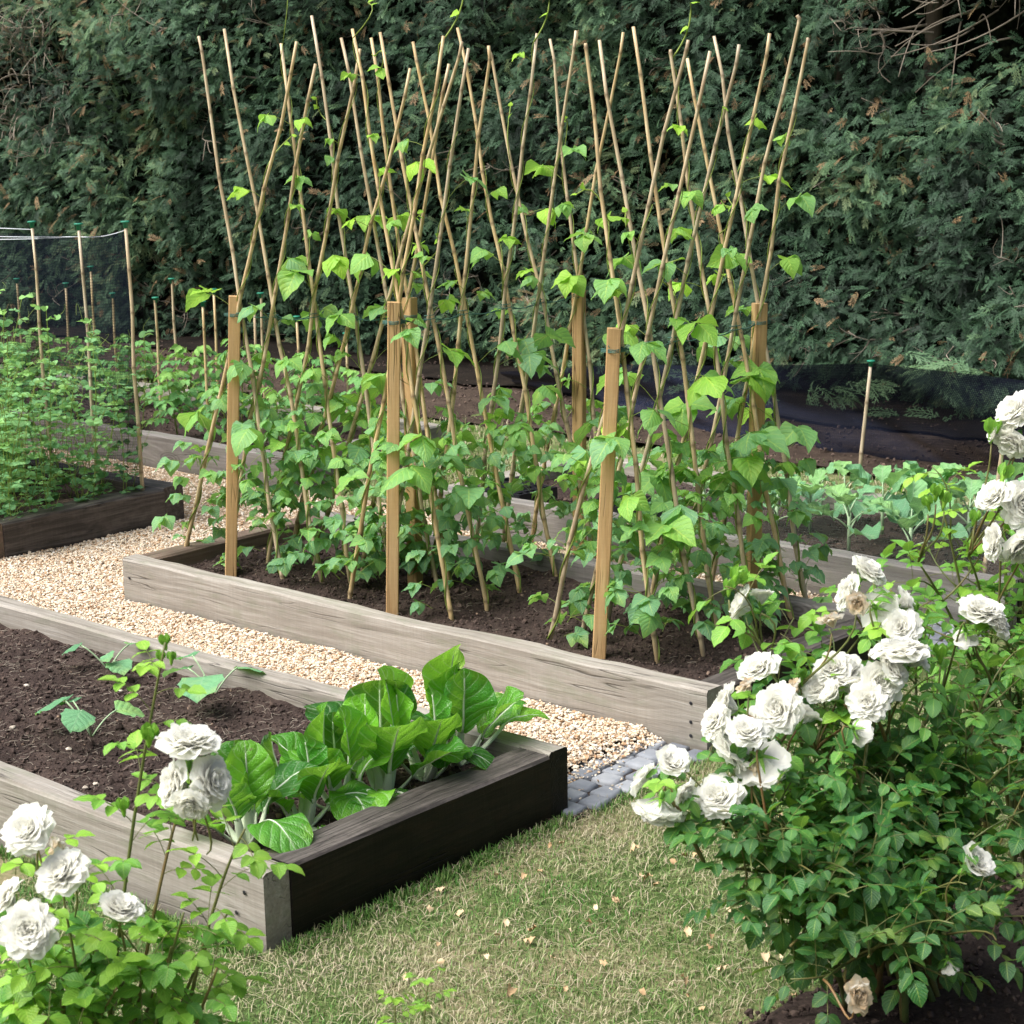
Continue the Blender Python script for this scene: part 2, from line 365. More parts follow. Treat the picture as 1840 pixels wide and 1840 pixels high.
# ------------------------------------------------------------------ templates
def leafT(wf, nx=4, ny=7, L=1., fold=.15, droop=.25, wave=.03, wfreq=3, seed=0, serr=0, cup=0):
    u = np.linspace(-1, 1, nx+1); t = np.linspace(0, 1, ny+1)
    Uu, T = np.meshgrid(u, t); w = wf(T)
    if serr: w = w*(1+serr*np.where(np.abs(Uu) > .99, np.where(np.arange(ny+1)[:, None] % 2 == 0, 1, -1), 0))
    x = Uu*w
    ang = droop*2*T
    y = np.cumsum(np.concatenate([np.zeros((1, nx+1)), np.cos(ang[1:])/ny]), axis=0) if False else T*np.cos(droop*T)
    z = -droop*T**2*.9 + fold*np.abs(Uu)*w*1.0 - cup*(Uu*w)**2*2
    rs = np.random.default_rng(seed)
    z = z + wave*np.abs(Uu)**1.5*np.sin(T*wfreq*2*math.pi+rs.uniform(0, 6)+np.sign(Uu)*rs.uniform(0, 2))
    z = z + wave*.6*fbm(np.stack([x*6, y*6, x*0+seed], -1), 2, seed)
    V = np.stack([x, y, z], -1).reshape(-1, 3)*L
    uv = np.stack([Uu*.999, T], -1).reshape(-1, 2)
    i = np.arange(ny)[:, None]*(nx+1); j = np.arange(nx)[None, :]
    Fq = np.stack([i+j, i+j+1, i+nx+2+j, i+nx+1+j], -1).reshape(-1, 4)
    return V, Fq, uv
def W_bean(t): return .44*np.sin(math.pi*np.clip(t, 0, 1)**.55)**.75*(1-.55*t**3)+.004
def W_rose(t): return .36*np.sin(math.pi*np.clip(t, 0, 1)**.8)**.8+.004
def W_pea(t): return .38*np.sin(math.pi*np.clip(t, 0, 1)**.85)**.6+.004
def W_tom(t): return .26*np.sin(math.pi*np.clip(t, 0, 1)**.7)**.8*(1+.25*np.sin(t*19))+.004
def W_cab(t): return (.10+.34*np.clip((t-.15)/.35, 0, 1)**.8)*np.sqrt(np.clip(1-((t-.5)/.51)**4, 0, 1))*(1+.06*np.sin(t*25))+.004
def W_chard(t): return (.03+.37*np.clip((t-.02)/.5, 0, 1)**.8)*np.sqrt(np.clip(1-np.clip((t-.45)/.56, 0, 1)**2.6, 0, 1))+.004
def W_sq(t): return .55*np.sin(math.pi*np.clip(t, 0, 1)**.6)**.5*(1+.07*np.sin(t*20))+.004
T_bean = [leafT(W_bean, 4, 7, fold=f, droop=d, wave=.035, seed=k) for k, (f, d) in enumerate([(.25, .25), (.1, .45), (-.15, .5), (.4, .15), (-.3, .3)])]
T_rose = [leafT(W_rose, 4, 8, fold=f, droop=d, wave=.02, seed=k, serr=.05) for k, (f, d) in enumerate([(.3, .2), (.15, .4), (.45, .1), (-.1, .35)])]
T_pea = [leafT(W_pea, 2, 5, fold=f, droop=d, wave=.02, seed=k) for k, (f, d) in enumerate([(.4, .1), (.2, .3), (-.1, .2)])]
T_tom = [leafT(W_tom, 2, 8, fold=f, droop=d, wave=.03, seed=k) for k, (f, d) in enumerate([(.4, .3), (.2, .5), (-.1, .4)])]
T_cab = [leafT(W_cab, 6, 12, fold=f, droop=d, wave=.07, wfreq=3, seed=k) for k, (f, d) in enumerate([(.35, .2), (.2, .4), (.0, .6), (.5, .1)])]
T_chard = [leafT(W_chard, 12, 20, fold=f, droop=d, wave=.055, wfreq=2, seed=k) for k, (f, d) in enumerate([(.35, .25), (.15, .6), (-.05, 1.0), (.5, .1)])]
def pucker(T, s, amp=.013):
    V, Fq, uv = T; V = V.copy(); V[:, 2] += amp*fbm(np.stack([V[:, 0]*14, V[:, 1]*11, V[:, 0]*0+s], -1), 2, s)*np.clip(np.abs(uv[:, 0])*3, 0, 1); return V, Fq, uv
T_chard = [pucker(T, 5+k) for k, T in enumerate(T_chard)]
T_sq = [leafT(W_sq, 6, 8, fold=f, droop=d, wave=.04, seed=k) for k, (f, d) in enumerate([(.1, .3), (-.1, .4)])]

class Leaves:
    def __init__(s, Ts, mat=0): s.T = Ts; s.L = [([], [], []) for _ in Ts]
    def put(s, P, d, n, size, a, k=None, wid=1.):
        k = int(rng.integers(len(s.T))) if k is None else k
        B = basis(np.asarray(d, float), np.asarray(n, float))*np.array([wid*size, size, size])
        s.L[k][0].append(B); s.L[k][1].append(P); s.L[k][2].append(a)
    def into(s, mb, mat=0):
        for T, (B, P, a) in zip(s.T, s.L):
            if P: mb.inst(T, B, P, np.clip(a, 0, 1), mat)
UP = np.array([0, 0, 1.])
def rvec(s=1.): return rng.normal(size=3)*s
def curve(P0, P1, bow=(0, 0, 0), n=8, sag=0):
    P0 = np.asarray(P0, float); P1 = np.asarray(P1, float); t = np.linspace(0, 1, n)[:, None]
    return P0*(1-t)+P1*t+np.asarray(bow, float)*4*t*(1-t)
def along(pts, t):
    P = np.asarray(pts); f = t*(len(P)-1); i = min(int(f), len(P)-2); return P[i]*(1-(f-i))+P[i+1]*(f-i), nrm(P[i+1]-P[i])

# ------------------------------------------------------------------ setting
H = .187
BEDS = dict(A=(-7.4, -2.977, 2.585, 3.624), B=(-5.53, -2.95, 4.207, 5.21), C=(-5.45, -2.828, 5.764, 6.755),
            E=(-9.0, -6.385, 4.2, 5.2), D=(-10.2, -6.459, 5.888, 6.949))
def sheet(name, x0, x1, y0, y1, z, mat, n=None, amp=0, fr=6, kind='structure', o4=5):
    nx, ny = n or (2, 2)
    X, Y = np.meshgrid(np.linspace(x0, x1, nx+1), np.linspace(y0, y1, ny+1))
    Z = z + (amp*fbm(np.stack([X*fr, Y*fr], -1), o4, 3) if amp else 0*X)
    i = np.arange(ny)[:, None]*(nx+1); j = np.arange(nx)[None, :]
    Fq = np.stack([i+j, i+j+1, i+nx+2+j, i+nx+1+j], -1).reshape(-1, 4)
    mb = MB(); mb.add(np.stack([X, Y, Z], -1).reshape(-1, 3), Fq)
    return tag(mb.build(name, mat), kind=kind)
sheet('ground', -150, 150, -150, 150, -.03, MAT['lawn'])
sheet('lawn', -9, 3, -.5, 8.4, 0, MAT['lawn'], (300, 220), .012, 3)
sheet('gravel_path', -9.2, -3.17, 3.55, 4.26, .028, MAT['gravelbase'], (200, 30), .01, 5)
sheet('gravel_cross_path', -6.45, -5.46, 4.26, 5.15, .028, MAT['gravelbase'], (40, 60), .01, 5)
sheet('gravel_back_path', -9.2, -3.15, 5.15, 5.95, .028, MAT['gravelbase'], (160, 40), .01, 5)
sheet('hedge_border', -18, 3, 7.75, 11.5, .02, MAT['border'], (300, 80), .03, 4)
RB0, RB1 = at(1330, 1850)[:2], at(1730, 1640)[:2]
def inborder(x, y): return (RB1[0]-RB0[0])*(y-RB0[1])-(RB1[1]-RB0[1])*(x-RB0[0]) < 0.03*np.sin(np.asarray(x)*19)
def border():
    d = nrm(RB1-RB0); nn_ = np.array([d[1], -d[0]]); m = MB(); nx, ny = 160, 80
    X, Y = np.meshgrid(np.linspace(-1, 2.4, nx+1), np.linspace(0, 1.6, ny+1)); px_ = RB0[0]+d[0]*X+nn_[0]*Y; py_ = RB0[1]+d[1]*X+nn_[1]*Y
    Z = .02*np.clip(Y/.12, 0, 1)+.022*fbm(np.stack([px_*8, py_*8], -1), 5, 3)+.004
    i = np.arange(ny)[:, None]*(nx+1); j = np.arange(nx)[None, :]
    m.add(np.stack([px_, py_, Z], -1).reshape(-1, 3), np.stack([i+j, i+nx+1+j, i+nx+2+j, i+j+1], -1).reshape(-1, 4)); tag(m.build('rose_border', MAT['soil']), kind='structure')
border()

sheet('hedge_foot_shade', -18, 3, 8.75, 11.4, .04, MAT['shade_soil'], (300, 60), .03, 4)  # dark ground strip: hedge shade painted as colour along its foot
ico_t = (1+5**.5)/2
ICO = nrm(np.array([(-1, ico_t, 0), (1, ico_t, 0), (-1, -ico_t, 0), (1, -ico_t, 0), (0, -1, ico_t), (0, 1, ico_t), (0, -1, -ico_t), (0, 1, -ico_t), (ico_t, 0, -1), (ico_t, 0, 1), (-ico_t, 0, -1), (-ico_t, 0, 1)], float))
ICF = np.array([(0, 11, 5), (0, 5, 1), (0, 1, 7), (0, 7, 10), (0, 10, 11), (1, 5, 9), (5, 11, 4), (11, 10, 2), (10, 7, 6), (7, 1, 8), (3, 9, 4), (3, 4, 2), (3, 2, 6), (3, 6, 8), (3, 8, 9), (4, 9, 5), (2, 4, 11), (6, 2, 10), (8, 6, 7), (9, 8, 1)])
def rotz(a):
    c, s = np.cos(a), np.sin(a); Z = np.zeros_like(a); return np.stack([np.stack([c, -s, Z], -1), np.stack([s, c, Z], -1), np.stack([Z, Z, Z+1], -1)], -2)
def rotx(a):
    c, s = np.cos(a), np.sin(a); Z = np.zeros_like(a); return np.stack([np.stack([Z+1, Z, Z], -1), np.stack([Z, c, -s], -1), np.stack([Z, s, c], -1)], -2)
def stones(mb, P, size, a, flat=.6):
    N = len(P); parts_ = 6
    idx = rng.integers(parts_, size=N)
    for k in range(parts_):
        V = ICO*(1+.27*rng.normal(size=(12, 1)))*np.array([1, .8, flat])
        s = idx == k; n = s.sum()
        B = rotz(rng.uniform(0, 6.28, n))@rotx(rng.normal(0, .45, n))*np.asarray(size)[s][:, None, None]
        mb.inst((V, ICF, np.zeros((12, 2))), B, P[s], a[s])
def area(x0, x1, y0, y1, dens):
    n = int((x1-x0)*(y1-y0)*dens); return rng.uniform(x0, x1, n), rng.uniform(y0, y1, n)
# gravel
mb = MB()
for (x0, x1, y0, y1, dn) in [(-3.18, -3.09, 3.64, 4.2, 14000), (-8.2, -3.15, 3.63, 4.2, 26000), (-6.39, -5.53, 4.2, 5.2, 20000), (-8.6, -3.15, 5.2, 5.86, 6500)]:
    x, y = area(x0, x1, y0, y1, dn); n = len(x)
    z = .028+.01*fbm(np.stack([x*5, y*5], -1), 3, 3)+rng.uniform(.002, .012, n)-(.016*np.clip((x+3.17)/.05, 0, 1) if y1 < 4.3 else 0)
    stones(mb, np.stack([x, y, z], -1), rng.uniform(.0026, .0070, n)*np.where(rng.random(n) < .03, 1.5, 1), np.clip(rng.beta(1.05, .95, n), 0, 1))
x, y = area(-3.14, -2.95, 3.64, 4.2, 900); n = len(x)
stones(mb, np.stack([x, y, np.full(n, .018)], -1), rng.uniform(.002, .005, n), rng.beta(2, 2, n))
tag(mb.build('gravel', MAT['pebble'], smooth=False), 'pale honey gravel spread over the paths between beds', 'gravel', kind='stuff')
# setts
mb = MB()
def setts(x0, x1, y0, y1, nx, ny):
    bx, by = (x1-x0)/nx, (y1-y0)/ny
    for j in range(ny):
        for i in range(nx):
            cx = x0+(i+.5)*bx+(.25*bx if j % 2 else -.25*bx)*.6+U(-.003, .003); cy = y0+(j+.5)*by+U(-.003, .003)
            hx, hy = bx/2-.0045-U(0, .003), by/2-.0045-U(0, .003); zt = .019+U(-.003, .003)
            c = [(-1, -1), (1, -1), (1, 1), (-1, 1)]; V = []
            for (s_, z_) in ((1, -.02), (1, zt-.008), (.9, zt-.001), (.72, zt)):
                for a_, b_ in c: V.append((cx+a_*hx*s_+U(-.002, .002), cy+b_*hy*s_+U(-.002, .002), z_))
            Fq = []
            for l in range(3):
                for q in range(4): Fq.append((l*4+q, l*4+(q+1) % 4, l*4+4+(q+1) % 4, l*4+4+q))
            Fq.append((12, 13, 14, 15)); mb.add(V, Fq, a=U(0, 1))
setts(-3.16, -2.93, 3.60, 4.2, 3, 8); setts(-3.14, -2.90, 5.215, 5.76, 3, 8)
tag(mb.build('sett_paving', MAT['slate']), kind='structure')
sheet('sett_mortar', -3.2, -2.93, 3.6, 4.23, .007, MAT['border'], (10, 10), .003)
sheet('sett_mortar_back', -3.2, -2.9, 5.2, 5.8, .007, MAT['border'], (10, 10), .003)

# ------------------------------------------------------------------ raised beds
def board(root, c0, L, ang, th, h, mat, zb=-.03, name='board', lab=None, endmat=None, topmat=None):
    # c0: outer start at ground, running along angle; thickness to the left of the run
    n = max(8, int(L/.06)); b = .007
    prof = np.array([(-th/2+b, -h/2), (th/2-b, -h/2), (th/2, -h/2+b), (th/2, h/2-b), (th/2-b, h/2), (-th/2+b, h/2), (-th/2, h/2-b), (-th/2, -h/2+b)])
    xs = np.linspace(-L/2, L/2, n+1); sd = int(rng.integers(1000))
    V = []
    for i, x in enumerate(xs):
        e = .0025 if 0 < i < n else 0
        for k, (y, z) in enumerate(prof):
            nz = vnoise(np.array([x*9+k*3.1, k*7., sd*1.]), 1)*.0028 + vnoise(np.array([x*2, sd*1., 0.]), 2)*.004
            V.append((x+(0 if 0 < i < n else (-.002 if i else .002)*abs(y)/th), y+nz*np.sign(y), z+(nz if z > 0 else 0)))
    m = MB(); i = np.arange(n)[:, None]*8; j = np.arange(8)[None, :]; j2 = (j+1) % 8
    Q = np.stack([i+j, i+8+j, i+8+j2, i+j2], -1); tm_ = np.isin(np.arange(8), (3, 4, 5)); m.add(V, Q[:, ~tm_].reshape(-1, 4)); m.F.setdefault((4, 2), []).append(Q[:, tm_].reshape(-1, 4))
    m.F.setdefault((8, 1), []).append(np.array([[0, 1, 2, 3, 4, 5, 6, 7]])); m.F[(8, 1)].append(np.array([[n*8+q for q in range(7, -1, -1)]]))
    o = m.build(name, [mat, endmat or mat, topmat or mat], root, smooth=False)
    d = np.array([math.cos(ang), math.sin(ang)]); nn = np.array([-d[1], d[0]])
    c = np.asarray(c0, float)+d*L/2+nn*th/2
    o.location = (c[0]-root.location[0], c[1]-root.location[1], zb+h/2); o.rotation_euler = (0, 0, ang)
    if lab: o['label'] = lab
    return o
def bed(k, label, mats, ts, labs=(None,)*4):
    x0, x1, y0, y1 = BEDS[k]; r = thing('raised_bed', ((x0+x1)/2, (y0+y1)/2, 0), label, 'raised bed', 'timber raised beds')
    hb = H+.03; tf, tr, tb, tl = ts
    fr = board(r, (x0, y0), x1-x0, 0, tf, hb, MAT[mats[0]], lab=labs[0])
    rr = board(r, (x1+.005, y0+tf+.001), y1-y0-tf-tb-.002, math.pi/2, tr, hb-.004, MAT[mats[1]], lab=labs[1], topmat=MAT['creotop'] if mats[1] == 'creosote' else None)
    bk = board(r, (x1, y1), x1-x0, math.pi, tb, hb, MAT[mats[2]], lab=labs[2], endmat=MAT['creosote'] if k in 'AB' else None)
    lf = board(r, (x0+.004, y1-tb-.001), y1-y0-tf-tb-.002, -math.pi/2, tl, hb-.004, MAT[mats[3]], lab=labs[3])
    return r, fr, rr, bk, lf
def nails(bd, pts, yside):
    for (x, z) in pts:
        m = MB(); an = np.arange(10)/10*2*math.pi; r_ = .0055
        V = [(x+math.cos(a)*r_, yside, z+math.sin(a)*r_) for a in an]+[(x+math.cos(a)*r_*.8, yside*1.02, z+math.sin(a)*r_*.8) for a in an]
        Fq = [(q, (q+1) % 10, 10+(q+1) % 10, 10+q) for q in range(10)]; m.add(V, Fq); m.F.setdefault((10, 0), []).append(np.array([list(range(10, 20))]))
        m.build('bolt', MAT['black'], bd)
rA = bed('A', 'grey timber raised bed with black right end holding squash seedlings and chard', ('grey', 'creosote', 'grey', 'greydark'), (.075, .11, .07, .1), (None, 'black creosoted end board', None, None))
nails(rA[1], [(2.15, .05), (2.12, -.005), (2.12, -.05)], -.0405)
rB = bed('B', 'long grey timber raised bed with bean canes and tan posts', ('grey', 'creosote', 'greydark', 'brown'), (.07, .1, .07, .09), (None, 'dark creosoted right board', None, 'brown left board'))
nails(rB[1], [(1.235, .065), (1.235, .01), (1.235, -.03), (-1.25, .04), (-1.25, -.05)], -.038)
rC = bed('C', 'grey timber raised bed of cabbages below the black net fence', ('greydark', 'creosote', 'grey', 'grey'), (.07, .1, .07, .1))
rE = bed('E', 'dark sleeper raised bed filled with pea plants at the left', ('brown', 'creotop', 'creotop', 'brown'), (.09, .11, .1, .1))
rD = bed('D', 'grey timber raised bed of tomato plants in front of the hedge', ('greydark', 'greydark', 'grey', 'grey'), (.07, .08, .07, .1))
# soil in the beds
SZ = .125
def soil(name, k, n, z=SZ, amp=.028, cl=0, vis=None):
    x0, x1, y0, y1 = BEDS[k]; x0 += .05; x1 -= .05; y0 += .04; y1 -= .04
    sheet(name, x0, x1, y0, y1, z, MAT['soil'], n, amp, 7, o4=6)
    return x0, x1, y0, y1
soil('soil_near_bed', 'A', (500, 130)); soil('soil_bean_bed', 'B', (260, 110)); soil('soil_cabbage_bed', 'C', (220, 90)); soil('soil_pea_bed', 'E', (160, 60)); soil('soil_tomato_bed', 'D', (220, 70))
mb = MB(); mc = MB()
for k, xa, xb, dn in [('A', -5.6, -3.0, 5200), ('B', -5.5, -3.0, 3800), ('C', -5.4, -2.95, 2000), ('D', -9, -6.5, 1500)]:
    x0, x1, y0, y1 = BEDS[k]
    x, y = area(max(x0+.12, xa), min(x1-.12, xb), y0+.09, y1-.09, dn); n = len(x)
    z = SZ+.028*fbm(np.stack([x*7, y*7], -1), 6, 3)
    sz = np.exp(rng.normal(-5.65, .5, n)).clip(.0018, .013)
    stones(mb, np.stack([x, y, z+sz*.3], -1), sz, np.clip(rng.normal(.42, .22, n), 0, 1)*np.where(rng.random(n) < .03, 2.2, 1), .8)
x, y = area(-2.6, -.6, 2.2, 4.6, 1800); kb = inborder(x, y); x, y = x[kb], y[kb]; n = len(x)
stones(mb, np.stack([x, y, np.full(n, .03)], -1), rng.uniform(.003, .01, n), np.clip(rng.normal(.45, .25, n), 0, 1), .8)
x, y = area(-13, -4, 7.8, 9.6, 260); n = len(x)
stones(mb, np.stack([x, y, np.full(n, .03)], -1), rng.uniform(.004, .012, n), np.clip(rng.normal(.7, .25, n), 0, 1), .8)
tag(mb.build('soil_crumbs', MAT['clod'], smooth=False), 'dark crumbs of compost strewn over the bed soil', 'soil crumbs', kind='stuff')
# straw & fibres on soil, flints
mb = MB()
for k, xa, xb, dn in [('A', -5.6, -3.0, 900), ('B', -5.5, -3.0, 150), ('C', -5.4, -2.95, 80)]:
    x0, x1, y0, y1 = BEDS[k]; x, y = area(xa, min(x1-.12, xb), y0+.1, y1-.1, dn)
    for a, b in zip(x, y):
        z = SZ+.028*float(fbm(np.array([a*7, b*7]), 6, 3))+.005; an = U(0, 3.1); l = U(.01, .035)
        d = np.array([math.cos(an), math.sin(an), U(-.15, .3)])*l
        mb.tube(curve((a, b, z), np.array([a, b, z])+d, rvec(.003), 4), .0008, 3, U(0, .9), cap=False)
tag(mb.build('straw_fibres', MAT['twig']), 'fine dry straw fibres lying on the bed soil', 'straw', kind='stuff')
for i in range(26):
    a, b = U(-5.2, -3.15), U(2.75, 3.5); m = MB()
    stones(m, np.array([[0, 0, 0.]]), np.array([U(.006, .012)]), np.array([U(0, 1)]), .5)
    o = m.build('flint_pebble', MAT['chip'], smooth=False); o.location = (a, b, SZ+.028*float(fbm(np.array([a*7, b*7]), 6, 3))+.004)
    tag(o, 'small pale flint pebble lying on the soil of the near bed', 'pebble', 'flint pebbles on the near bed')

# ------------------------------------------------------------------ lawn grass
def blades(mb, x, y, h, a, lean=.5, w=.0022, z0=0.):
    n = len(x); an = rng.uniform(0, 6.28, n); ln = np.abs(rng.normal(0, lean, n))+.1
    dx, dy = np.cos(an), np.sin(an); sx, sy = -dy, dx; V = np.zeros((n, 7, 3))
    for k, (t, ww) in enumerate(((0, 1), (.4, .85), (.75, .5))):
        off = ln*h*t**1.6; zz = h*t*np.cos(np.minimum(ln, 1.3)*t)
        for q, sg in enumerate((-1, 1)):
            V[:, k*2+q] = np.stack([x+dx*off+sx*w*ww*sg, y+dy*off+sy*w*ww*sg, z0+zz], -1)
    V[:, 6] = np.stack([x+dx*ln*h, y+dy*ln*h, z0+h*np.cos(np.minimum(ln, 1.3))], -1)
    b = (np.arange(n)*7)[:, None]
    q = np.concatenate([b+np.array([[0, 1, 3, 2]]), b+np.array([[2, 3, 5, 4]])]); A = np.repeat(a, 7)
    base = mb.n; mb.add(V.reshape(-1, 3), q, a=A); mb.F.setdefault((3, 0), []).append(b+np.array([[4, 5, 6]])+base)
mb = MB()
def lawnz(x, y): return .012*fbm(np.stack([x*3, y*3], -1), 5, 3)
x, y = area(-3.75, -1.0, 1.7, 5.2, 17000)
inA = (x < -2.98) & (y > 2.58); ok = ~inA & ~((x < -2.96) & (y > 3.6)); x, y = x[ok], y[ok]
inrb = inborder(x, y); keep = ~inrb | (rng.random(len(x)) < .12); x, y = x[keep], y[keep]
pt = fbm(np.stack([x*5, y*5], -1), 3, 11); n = len(x)
pt = pt+.6*fbm(np.stack([x*1.7, y*1.7], -1), 2, 13); a = np.clip(.34-.8*pt+rng.normal(0, .26, n), 0, 1)
blades(mb, x, y, rng.uniform(.007, .018, n)*(1+.5*np.clip(pt, 0, 1)), a, .7, .0011, lawnz(x, y))
# dry thatch lying flat
x, y = area(-3.75, -1.2, 1.2, 5.2, 5000); ok = ~((x < -2.98) & (y > 2.58)) & ~((x < -2.96) & (y > 3.6)) & ~inborder(x, y); x, y = x[ok], y[ok]; n = len(x)
blades(mb, x, y, rng.uniform(.012, .03, n), np.clip(rng.normal(.8, .14, n), 0, 1), 1.4, .0010, lawnz(x, y)+.002)
# longer tufts along the timber edges
e = []
for (p, q, c) in [((-2.955, 2.6), (-2.955, 3.6), 1300), ((-4.2, 2.565), (-2.97, 2.565), 1200), ((-2.93, 4.2), (-2.93, 5.2), 900), ((-2.93, 3.65), (-2.93, 4.2), 260)]:
    t = rng.random(c); x = p[0]+(q[0]-p[0])*t+np.abs(rng.normal(0, .018, c))*(1 if p[0] == q[0] else 0); y = p[1]+(q[1]-p[1])*t-np.abs(rng.normal(0, .018, c))*(1 if p[1] == q[1] else 0)
    blades(mb, x, y, rng.uniform(.014, .038, c), np.clip(rng.normal(.33, .25, c), 0, 1), .5, .0016)
# rough dry strips behind the beds
x, y = area(-10, -2, 7.0, 7.9, 1100); n = len(x); blades(mb, x, y, rng.uniform(.02, .05, n), np.clip(rng.normal(.7, .2, n), 0, 1), .7, .003)
x, y = area(-6.4, -5.5, 5.95, 7.0, 2600); n = len(x); blades(mb, x, y, rng.uniform(.03, .09, n), np.clip(rng.normal(.72, .2, n), 0, 1), .6, .002)
tag(mb.build('grass', MAT['grass']), 'short dry summer grass growing over the lawn', 'grass', kind='stuff')
T_dry = [leafT(W_rose, 3, 5, fold=f, droop=d, wave=.2, seed=k+3) for k, (f, d) in enumerate([(.6, .6), (.3, -.6), (-.5, .3)])]
for i in range(90):
    while True:
        p = at(U(600, 1500), U(1400, 1840), 0) if i < 70 else at(U(1300, 1800), U(1620, 1840), 0)
        if p[0] > -2.9 or p[1] < 2.5: break
    m = MB(); T = T_dry[int(rng.integers(3))]; B = basis(np.array([1., 0, 0]), UP+rvec(.4))*U(.012, .030)
    m.inst(T, [B], [(0, 0, 0)], [U(0, 1)]); o = m.build('dry_leaf', MAT['dryleaf']); o.location = (p[0], p[1], .02); o.rotation_euler = (0, 0, U(0, 6.3))
    tag(o, 'curled pale dry leaf lying on the lawn', 'dry leaf', 'dry leaves fallen on the lawn')

# ------------------------------------------------------------------ posts, canes, twine
def post(base, top, w, label, ztop):
    base = np.array(base); r = thing('wooden_post', base, label, 'post', 'tan posts of the bean frame')
    d = np.array(top)-base; L = np.linalg.norm(d); n = 12; b = .003; m = MB()
    pr = np.array([(-w/2+b, -w/2), (w/2-b, -w/2), (w/2, -w/2+b), (w/2, w/2-b), (w/2-b, w/2), (-w/2+b, w/2), (-w/2, w/2-b), (-w/2, -w/2+b)])
    xs = np.linspace(-L/2-.05, L/2, n+1); V = [(x, p_[0]+U(-.0006, .0006), p_[1]+U(-.0006, .0006)) for x in xs for p_ in pr]
    i = np.arange(n)[:, None]*8; j = np.arange(8)[None, :]; j2 = (j+1) % 8
    m.add(V, np.stack([i+j, i+j2, i+8+j2, i+8+j], -1).reshape(-1, 4)); m.F.setdefault((8, 0), []).append(np.array([[7, 6, 5, 4, 3, 2, 1, 0]])); m.F[(8, 0)].append(np.array([[n*8+q for q in range(8)]]))
    o = m.build('shaft', MAT['post'], r, smooth=False)
    q = Vector(d).to_track_quat('X', 'Z'); o.rotation_mode = 'QUATERNION'; o.rotation_quaternion = q; o.location = Vector(d)/2
    return r
ZP = 1.13
tops = [(422, 532), (708, 543), (1104, 590)]; bases = [(415, 1035), (705, 1098), (1076, 1182)]
btops = [(735, 535), (1040, 500), (1365, 545)]
PF = []; PB = []
for i in range(3):
    b = at(*bases[i], SZ); dirv = ray(*tops[i]); t = ((b[:2]@dirv[:2])/(dirv[:2]@dirv[:2])); tp = O+dirv*t; PF.append((b, tp))
    tb = at(*btops[i], ZP+(0 if i != 1 else .0)); bb = np.array([tb[0]+U(-.01, .01), tb[1]+U(-.02, 0), SZ]); PB.append((bb, tb))
    print('front post', np.round(b, 2), np.round(tp, 2), 'back', np.round(tb, 2))
nm = ['left', 'middle', 'right']
for i in range(3):
    post(PF[i][0], PF[i][1], .042, f'tan square post at the front of the {nm[i]} row of bean canes', ZP)
    post(PB[i][0], PB[i][1], .042, f'tan square post at the back of the {nm[i]} row of bean canes', ZP)
def cane_mesh(P0, P1, r0, r1, origin, wob=.008):
    L = np.linalg.norm(P1-P0); t = [0.]; nodes = []
    s = U(.02, .15)
    while s < L: nodes.append(s); s += U(.17, .27)
    ss = [0]; rr = [1.]; aa = [0.]
    kin = []
    for s in nodes:
        for d_, r_, a_ in ((-.012, 1, 0), (-.004, 1.12, .5), (0, 1.26, 1), (.006, 1.06, .6), (.016, 1, 0)):
            if 0 < s+d_ < L: ss.append(s+d_); rr.append(r_); aa.append(a_)
    ss.append(L); rr.append(1.); aa.append(.0); ss = np.array(ss)
    o_ = np.argsort(ss); ss = ss[o_]; rr = np.array(rr)[o_]; aa = np.array(aa)[o_]
    ax = nrm(P1-P0); s1 = nrm(np.cross(ax, [0.3, 1, 0])); s2 = np.cross(ax, s1)
    kx = np.interp(ss, [0]+nodes+[L], [0]+[U(-wob, wob)+.006*math.sin(k*1.3) for k in range(len(nodes))]+[0]); ky = np.interp(ss, [0]+nodes+[L], [0]+[U(-wob, wob) for _ in nodes]+[0])
    P = P0+ax*ss[:, None]+s1*kx[:, None]+s2*ky[:, None]
    m = MB(); m.tube(P-origin, (r0+(r1-r0)*ss/L)*rr, 8, av=aa); return m, P
LT = [[(357, 65), (403, 52), (505, 78), (560, 28), (613, 68), (667, 68)], [(633, 52), (683, 58), (742, 75), (822, 50), (877, 85), (988, 70)], [(1052, 78), (1077, 72), (1138, 48), (1205, 90), (1235, 105), (1283, 65)]]
RT = [[(533, 75), (567, 115), (647, 88), (737, 123), (830, 75), (807, 115)], [(797, 65), (842, 87), (878, 82), (965, 60), (1035, 55), (1120, 58)], [(1237, 72), (1276, 92), (1328, 80), (1383, 60), (1432, 28), (1451, 70)]]
RX = [[(431, 572), (490, 566), (564, 562), (632, 556), (695, 551), (733, 540)], [(716, 560), (772, 544), (832, 545), (909, 544), (968, 533), (1038, 505)], [(1112, 590), (1165, 588), (1212, 571), (1274, 550), (1322, 540), (1365, 540)]]
ordn = ['first', 'second', 'third', 'fourth', 'fifth', 'sixth']
CANES = []; RIDGE = []
